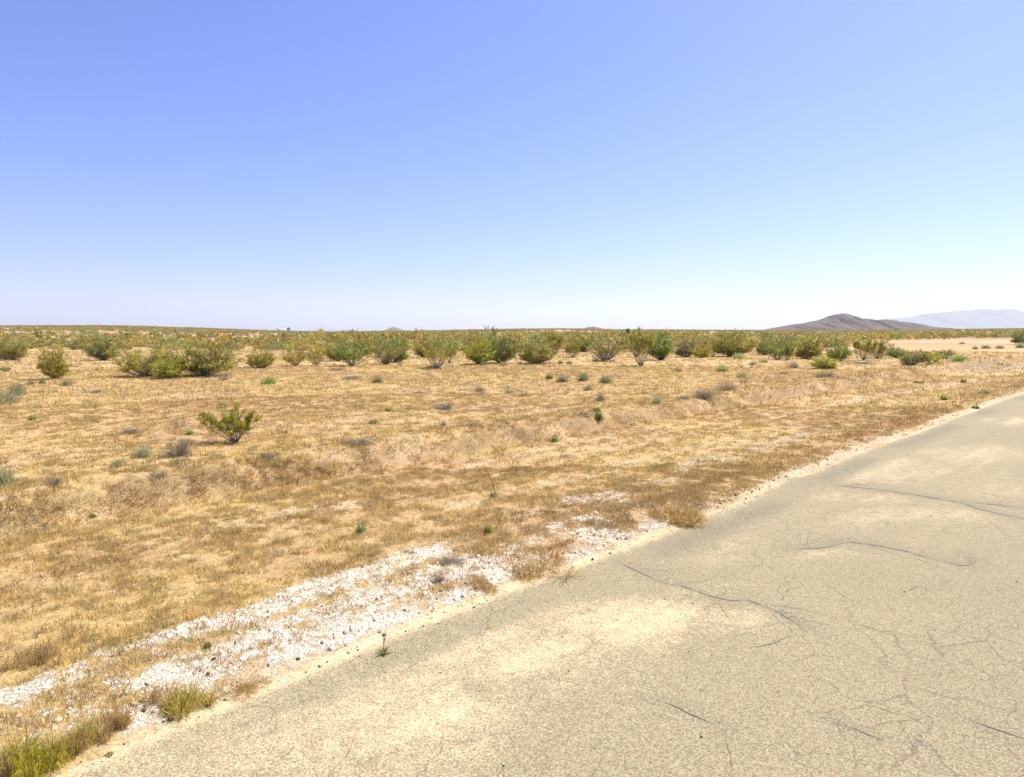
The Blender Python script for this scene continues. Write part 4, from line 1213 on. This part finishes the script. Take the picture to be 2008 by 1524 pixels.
def protos(seed, n_leaf, leaf, k=5):
    out = []
    for i in range(k):
        st, fo = lod_mesh(seed + i, n_leaf, leaf, 6, 0.05)
        v, c, q, t = fo.arrays()
        out.append((v, c, q))
    return out
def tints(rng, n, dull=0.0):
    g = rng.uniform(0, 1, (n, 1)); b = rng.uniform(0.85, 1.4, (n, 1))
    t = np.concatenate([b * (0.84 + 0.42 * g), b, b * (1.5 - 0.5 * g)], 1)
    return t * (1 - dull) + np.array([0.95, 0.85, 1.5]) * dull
mi = np.array(mass_idx)
def far_scrub():
    rng = np.random.default_rng(17)
    n = 27000
    y = np.sqrt(rng.uniform(118 ** 2, 1000 ** 2, n)); u = rng.uniform(-240, 2260, n)
    x = (u - 1004) / F_PX * y
    dens = 0.62 + 0.8 * fbm(x / 40., y / 90., 3, 121)
    dens *= np.where(u < 620, np.interp(y, [115, 260, 420, 1000], [0.5, 0.62, 0.95, 1.0]), np.interp(y, [170, 300, 600, 1000], [0.45, 0.6, 0.8, 0.9]))
    ok = rng.uniform(0, 1, n) < dens
    s, t = to_st(x, y)
    ok &= (t - t_edge(s)) > 30
    ok &= (u < 600) | (y > np.interp(u, [600, 1650, 1750, 1850, 2300], [160, 180, 200, 215, 215]))
    x, y = x[ok], y[ok]
    X = np.concatenate([bx[mi], x]); Y = np.concatenate([by[mi], y])
    m = len(X)
    nb = len(mi)
    Wd = np.concatenate([rng.uniform(1.8, 3.6, nb), rng.uniform(1.4, 3.6, m - nb)]); Hh = np.concatenate([rng.uniform(1.2, 2.1, nb), rng.uniform(0.7, 1.7, m - nb)])
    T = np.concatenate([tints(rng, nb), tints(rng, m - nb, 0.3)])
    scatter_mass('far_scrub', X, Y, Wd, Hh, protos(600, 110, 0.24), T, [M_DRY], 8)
far_scrub()

# ------------------------------------------------------------------ dry grass
def build_grass():
    rng = np.random.default_rng(21)
    V, T, C = [], [], []
    n0 = 0
    def layer(n, r0, r1, nb, hgt, wid, lean, spread):
        nonlocal n0
        # uniform over the part of the plain the camera can see, with a margin
        r = np.sqrt(rng.uniform(r0 ** 2, r1 ** 2, n)); a = rng.uniform(-R(44), R(46), n)
        x, y = r * np.sin(a), r * np.cos(a)
        g, d, s, c = grass_mask(x, y)
        pat = sstep(-0.40, 0.25, fbm(x / 0.28, y / 0.28, 3, 201) + 0.15 * fbm(x / 3, y / 3, 2, 205))
        verge = np.exp(-((d - 0.85) / 0.5) ** 2) * sstep(4.5, 8, s)        # thick brown grass right by the road
        strip = sstep(-0.5, 0.1, fbm(s / 13.0, d / 0.42, 3, 45)) * sstep(1.8, 3.0, d) + (1 - sstep(1.8, 3.0, d))
        strip = 1 - (1 - strip) * 0.6 * (1 - sstep(9, 14, d))
        keep = rng.uniform(0, 1, n) < g * (0.2 + 0.8 * pat) * strip + 0.75 * verge * (d > 0.15) * (pat > 0.35)
        x, y, d, s, c, verge, pat = (q[keep] for q in (x, y, d, s, c, verge, pat))
        m = len(x)
        z = H(x, y)
        big = fbm(x / 4.5, y / 4.5, 3, 211); red = np.where(d < 10, fbm(s / 11.0, d / 0.5, 3, 217), fbm(x / 2.2, y / 2.2, 3, 215))
        straw = np.array([0.62, 0.465, 0.175]); tan = np.array([0.555, 0.39, 0.155]); brown = np.array([0.43, 0.275, 0.12]); grey = np.array([0.49, 0.42, 0.225])
        w1 = 0.25 + 0.5 * sstep(-0.3, 0.4, big)[:, None]
        col = straw * (1 - w1) + tan * w1
        w2 = np.clip(sstep(0.05, 0.45, red)[:, None] * 0.38 + 0.62 * verge[:, None] + 0.3 * np.exp(-((d - 6.6) / 0.4) ** 2)[:, None], 0, 1)
        col = col * (1 - w2) + brown * w2
        gsel = (rng.uniform(0, 1, m) < 0.12)[:, None]
        col = np.where(gsel, grey, col)
        col = np.where((rng.uniform(0, 1, m) < 0.06)[:, None], np.array([0.29, 0.19, 0.085]), col)
        col = col * np.exp(rng.normal(-0.04, 0.33, (m, 1)))
        size = (0.55 + 0.75 * rng.random(m) ** 1.5) * (1 + 0.5 * np.exp(-((d - 6.9) / 0.9) ** 2)) * (1 + 0.2 * verge)
        size *= 0.75 + 0.5 * pat
        size = np.where(rng.random(m) < 0.05, size * 1.8, size)
        k = nb
        xx = np.repeat(x, k); yy = np.repeat(y, k); zz = np.repeat(z, k); sz = np.repeat(size, k)
        cc = np.repeat(col, k, 0) * np.exp(rng.normal(0, 0.17, (m * k, 1)))
        an = rng.uniform(0, 6.283, m * k)
        rr = spread * sz * np.sqrt(rng.random(m * k))
        bx_, by_ = xx + np.cos(an) * rr, yy + np.sin(an) * rr
        an2 = an + rng.normal(0, 0.9, m * k)
        ln = lean * rng.random(m * k) ** 0.7
        L = hgt * sz * rng.uniform(0.5, 1.15, m * k)
        dx, dy, dz = np.sin(ln) * np.cos(an2), np.sin(ln) * np.sin(an2), np.cos(ln)
        fa = rng.uniform(0, 6.283, m * k)
        wx, wy = np.cos(fa) * wid * 0.5 * sz ** .5, np.sin(fa) * wid * 0.5 * sz ** .5
        b0 = np.stack([bx_ - wx, by_ - wy, zz - 0.01], 1); b1 = np.stack([bx_ + wx, by_ + wy, zz - 0.01], 1)
        tp = np.stack([bx_ + dx * L, by_ + dy * L, zz + dz * L], 1)
        V.append(np.stack([b0, b1, tp], 1).reshape(-1, 3))
        C.append(np.repeat(cc, 3, 0))
        T.append(np.arange(3 * m * k).reshape(-1, 3) + n0)
        n0 += 3 * m * k
    layer(85000, 3.5, 13, 20, 0.048, 0.0055, 1.45, 0.042)
    layer(90000, 12.5, 26, 14, 0.058, 0.010, 1.4, 0.06)
    layer(70000, 25, 48, 8, 0.09, 0.022, 1.3, 0.12)
    layer(30000, 47, 95, 6, 0.14, 0.05, 1.1, 0.2)
    me = mesh('dry_grass', np.concatenate(V), [np.concatenate(T)], np.concatenate(C), [M_DRY])
    tag(link('dry_grass', me), kind='stuff')
build_grass()

# ------------------------------------------------------------------ clay crumbs and pebbles
def build_rubble():
    rng = np.random.default_rng(31)
    n = 7000
    s = rng.uniform(-1, 26, n); d = rng.uniform(0.03, 2.6, n)
    x, y = to_xy(s, t_edge(s) + d)
    c = clay_mask(x, y)
    ok = rng.uniform(0, 1, n) < sstep(0.15, 0.7, c) * 0.8
    x, y = x[ok], y[ok]; m = len(x); z = H(x, y)
    k = 6
    V, Q, Tn, C = [], [], [], []
    sz = 0.007 + 0.022 * rng.random(m) ** 2.5; th = sz * rng.uniform(0.2, 0.5, m)
    rot = rng.uniform(0, 6.28, m)
    tx, ty = rng.normal(0, 0.22, m), rng.normal(0, 0.22, m)
    ring = []
    for i in range(k):
        a = rot + 2 * math.pi * i / k + rng.normal(0, 0.2, m); r = sz * rng.uniform(0.7, 1.15, m)
        ring.append((np.cos(a) * r, np.sin(a) * r))
    for top in (0, 1):
        for ax, ay in ring:
            f = 0.88 if top else 1.0
            V.append(np.stack([x + ax * f, y + ay * f, z + 0.004 + (th if top else -0.02) + ax * tx + ay * ty], 1))
    V = np.stack(V, 1).reshape(-1, 3)
    base = (np.arange(m) * 2 * k)[:, None]
    top = base + np.arange(k, 2 * k)[None]
    sides = np.concatenate([np.concatenate([base + i, base + (i + 1) % k, base + k + (i + 1) % k, base + k + i], 1) for i in range(k)])
    col = vary(rng, (0.62, 0.52, 0.385), m, 0.2, 0.04)
    me = mesh('clay_rubble', V, [top, sides], np.repeat(col, 2 * k, 0), [attr_mat('dry_clay')])
    tag(link('clay_rubble', me), kind='stuff')
    # pebbles
    n = 3600
    s = rng.uniform(0, 26, n); d = np.where(rng.random(n) < 0.88, np.where(rng.random(n) < 0.5, rng.normal(0.12, 0.14, n), rng.uniform(-0.1, 2.2, n)), -6 * rng.random(n) ** 2)
    x, y = to_xy(s, t_edge(s) + d)
    z = np.where(d > 0.02, H(x, y), np.maximum(0.0, H(x, y)))
    octa = np.array([(1, 0, 0), (0, 1, 0), (-1, 0, 0), (0, -1, 0), (0, 0, 1), (0, 0, -1.)])
    tri = np.array([(0, 1, 4), (1, 2, 4), (2, 3, 4), (3, 0, 4), (1, 0, 5), (2, 1, 5), (3, 2, 5), (0, 3, 5)])
    sz = 0.004 + 0.008 * rng.random(n) ** 3 + 0.016 * (rng.random(n) < 0.05) * (d > -0.05) * (d < 0.8)
    v = octa[None] * sz[:, None, None] * rng.uniform(0.6, 1.3, (n, 6, 3)) * np.array([1.2, 1, .7])
    a = rng.uniform(0, 6.28, n); ca, sa = np.cos(a)[:, None], np.sin(a)[:, None]
    vx = v[..., 0] * ca - v[..., 1] * sa + x[:, None]; vy = v[..., 0] * sa + v[..., 1] * ca + y[:, None]
    V = np.stack([vx, vy, v[..., 2] + z[:, None] + sz[:, None] * 0.4], -1).reshape(-1, 3)
    T = (tri[None] + (np.arange(n) * 6)[:, None, None]).reshape(-1, 3)
    dark = rng.random(n)[:, None] < 0.45
    col = np.where(dark, vary(rng, (0.11, 0.09, 0.07), n, .3), vary(rng, (0.42, 0.34, 0.23), n, .25))
    me = mesh('pebbles', V, [T], np.repeat(col, 6, 0), [attr_mat('pebble_stone')])
    tag(link('pebbles', me), kind='stuff')
build_rubble()

# ------------------------------------------------------------------ haze
def build_haze():
    m = bpy.data.materials.new('haze')
    m.use_nodes = True
    nt = m.node_tree; nt.nodes.clear()
    out = nt.nodes.new('ShaderNodeOutputMaterial')
    pv = nt.nodes.new('ShaderNodeVolumePrincipled')
    pv.inputs['Color'].default_value = (0.83, 0.94, 1.0, 1)
    pv.inputs['Density'].default_value = 3.7e-5
    pv.inputs['Anisotropy'].default_value = 0.3
    nt.links.new(pv.outputs[0], out.inputs['Volume'])
    a, zb, zt = 28000.0, -60.0, 800.0
    v = [(sx * a, sy * a, z) for z in (zb, zt) for sx, sy in ((-1, -1), (1, -1), (1, 1), (-1, 1))]
    q = [(0, 3, 2, 1), (4, 5, 6, 7), (0, 1, 5, 4), (1, 2, 6, 5), (2, 3, 7, 6), (3, 0, 4, 7)]
    me = mesh('haze', v, [q], None, [m])
    tag(link('haze', me), kind='stuff')
build_haze()
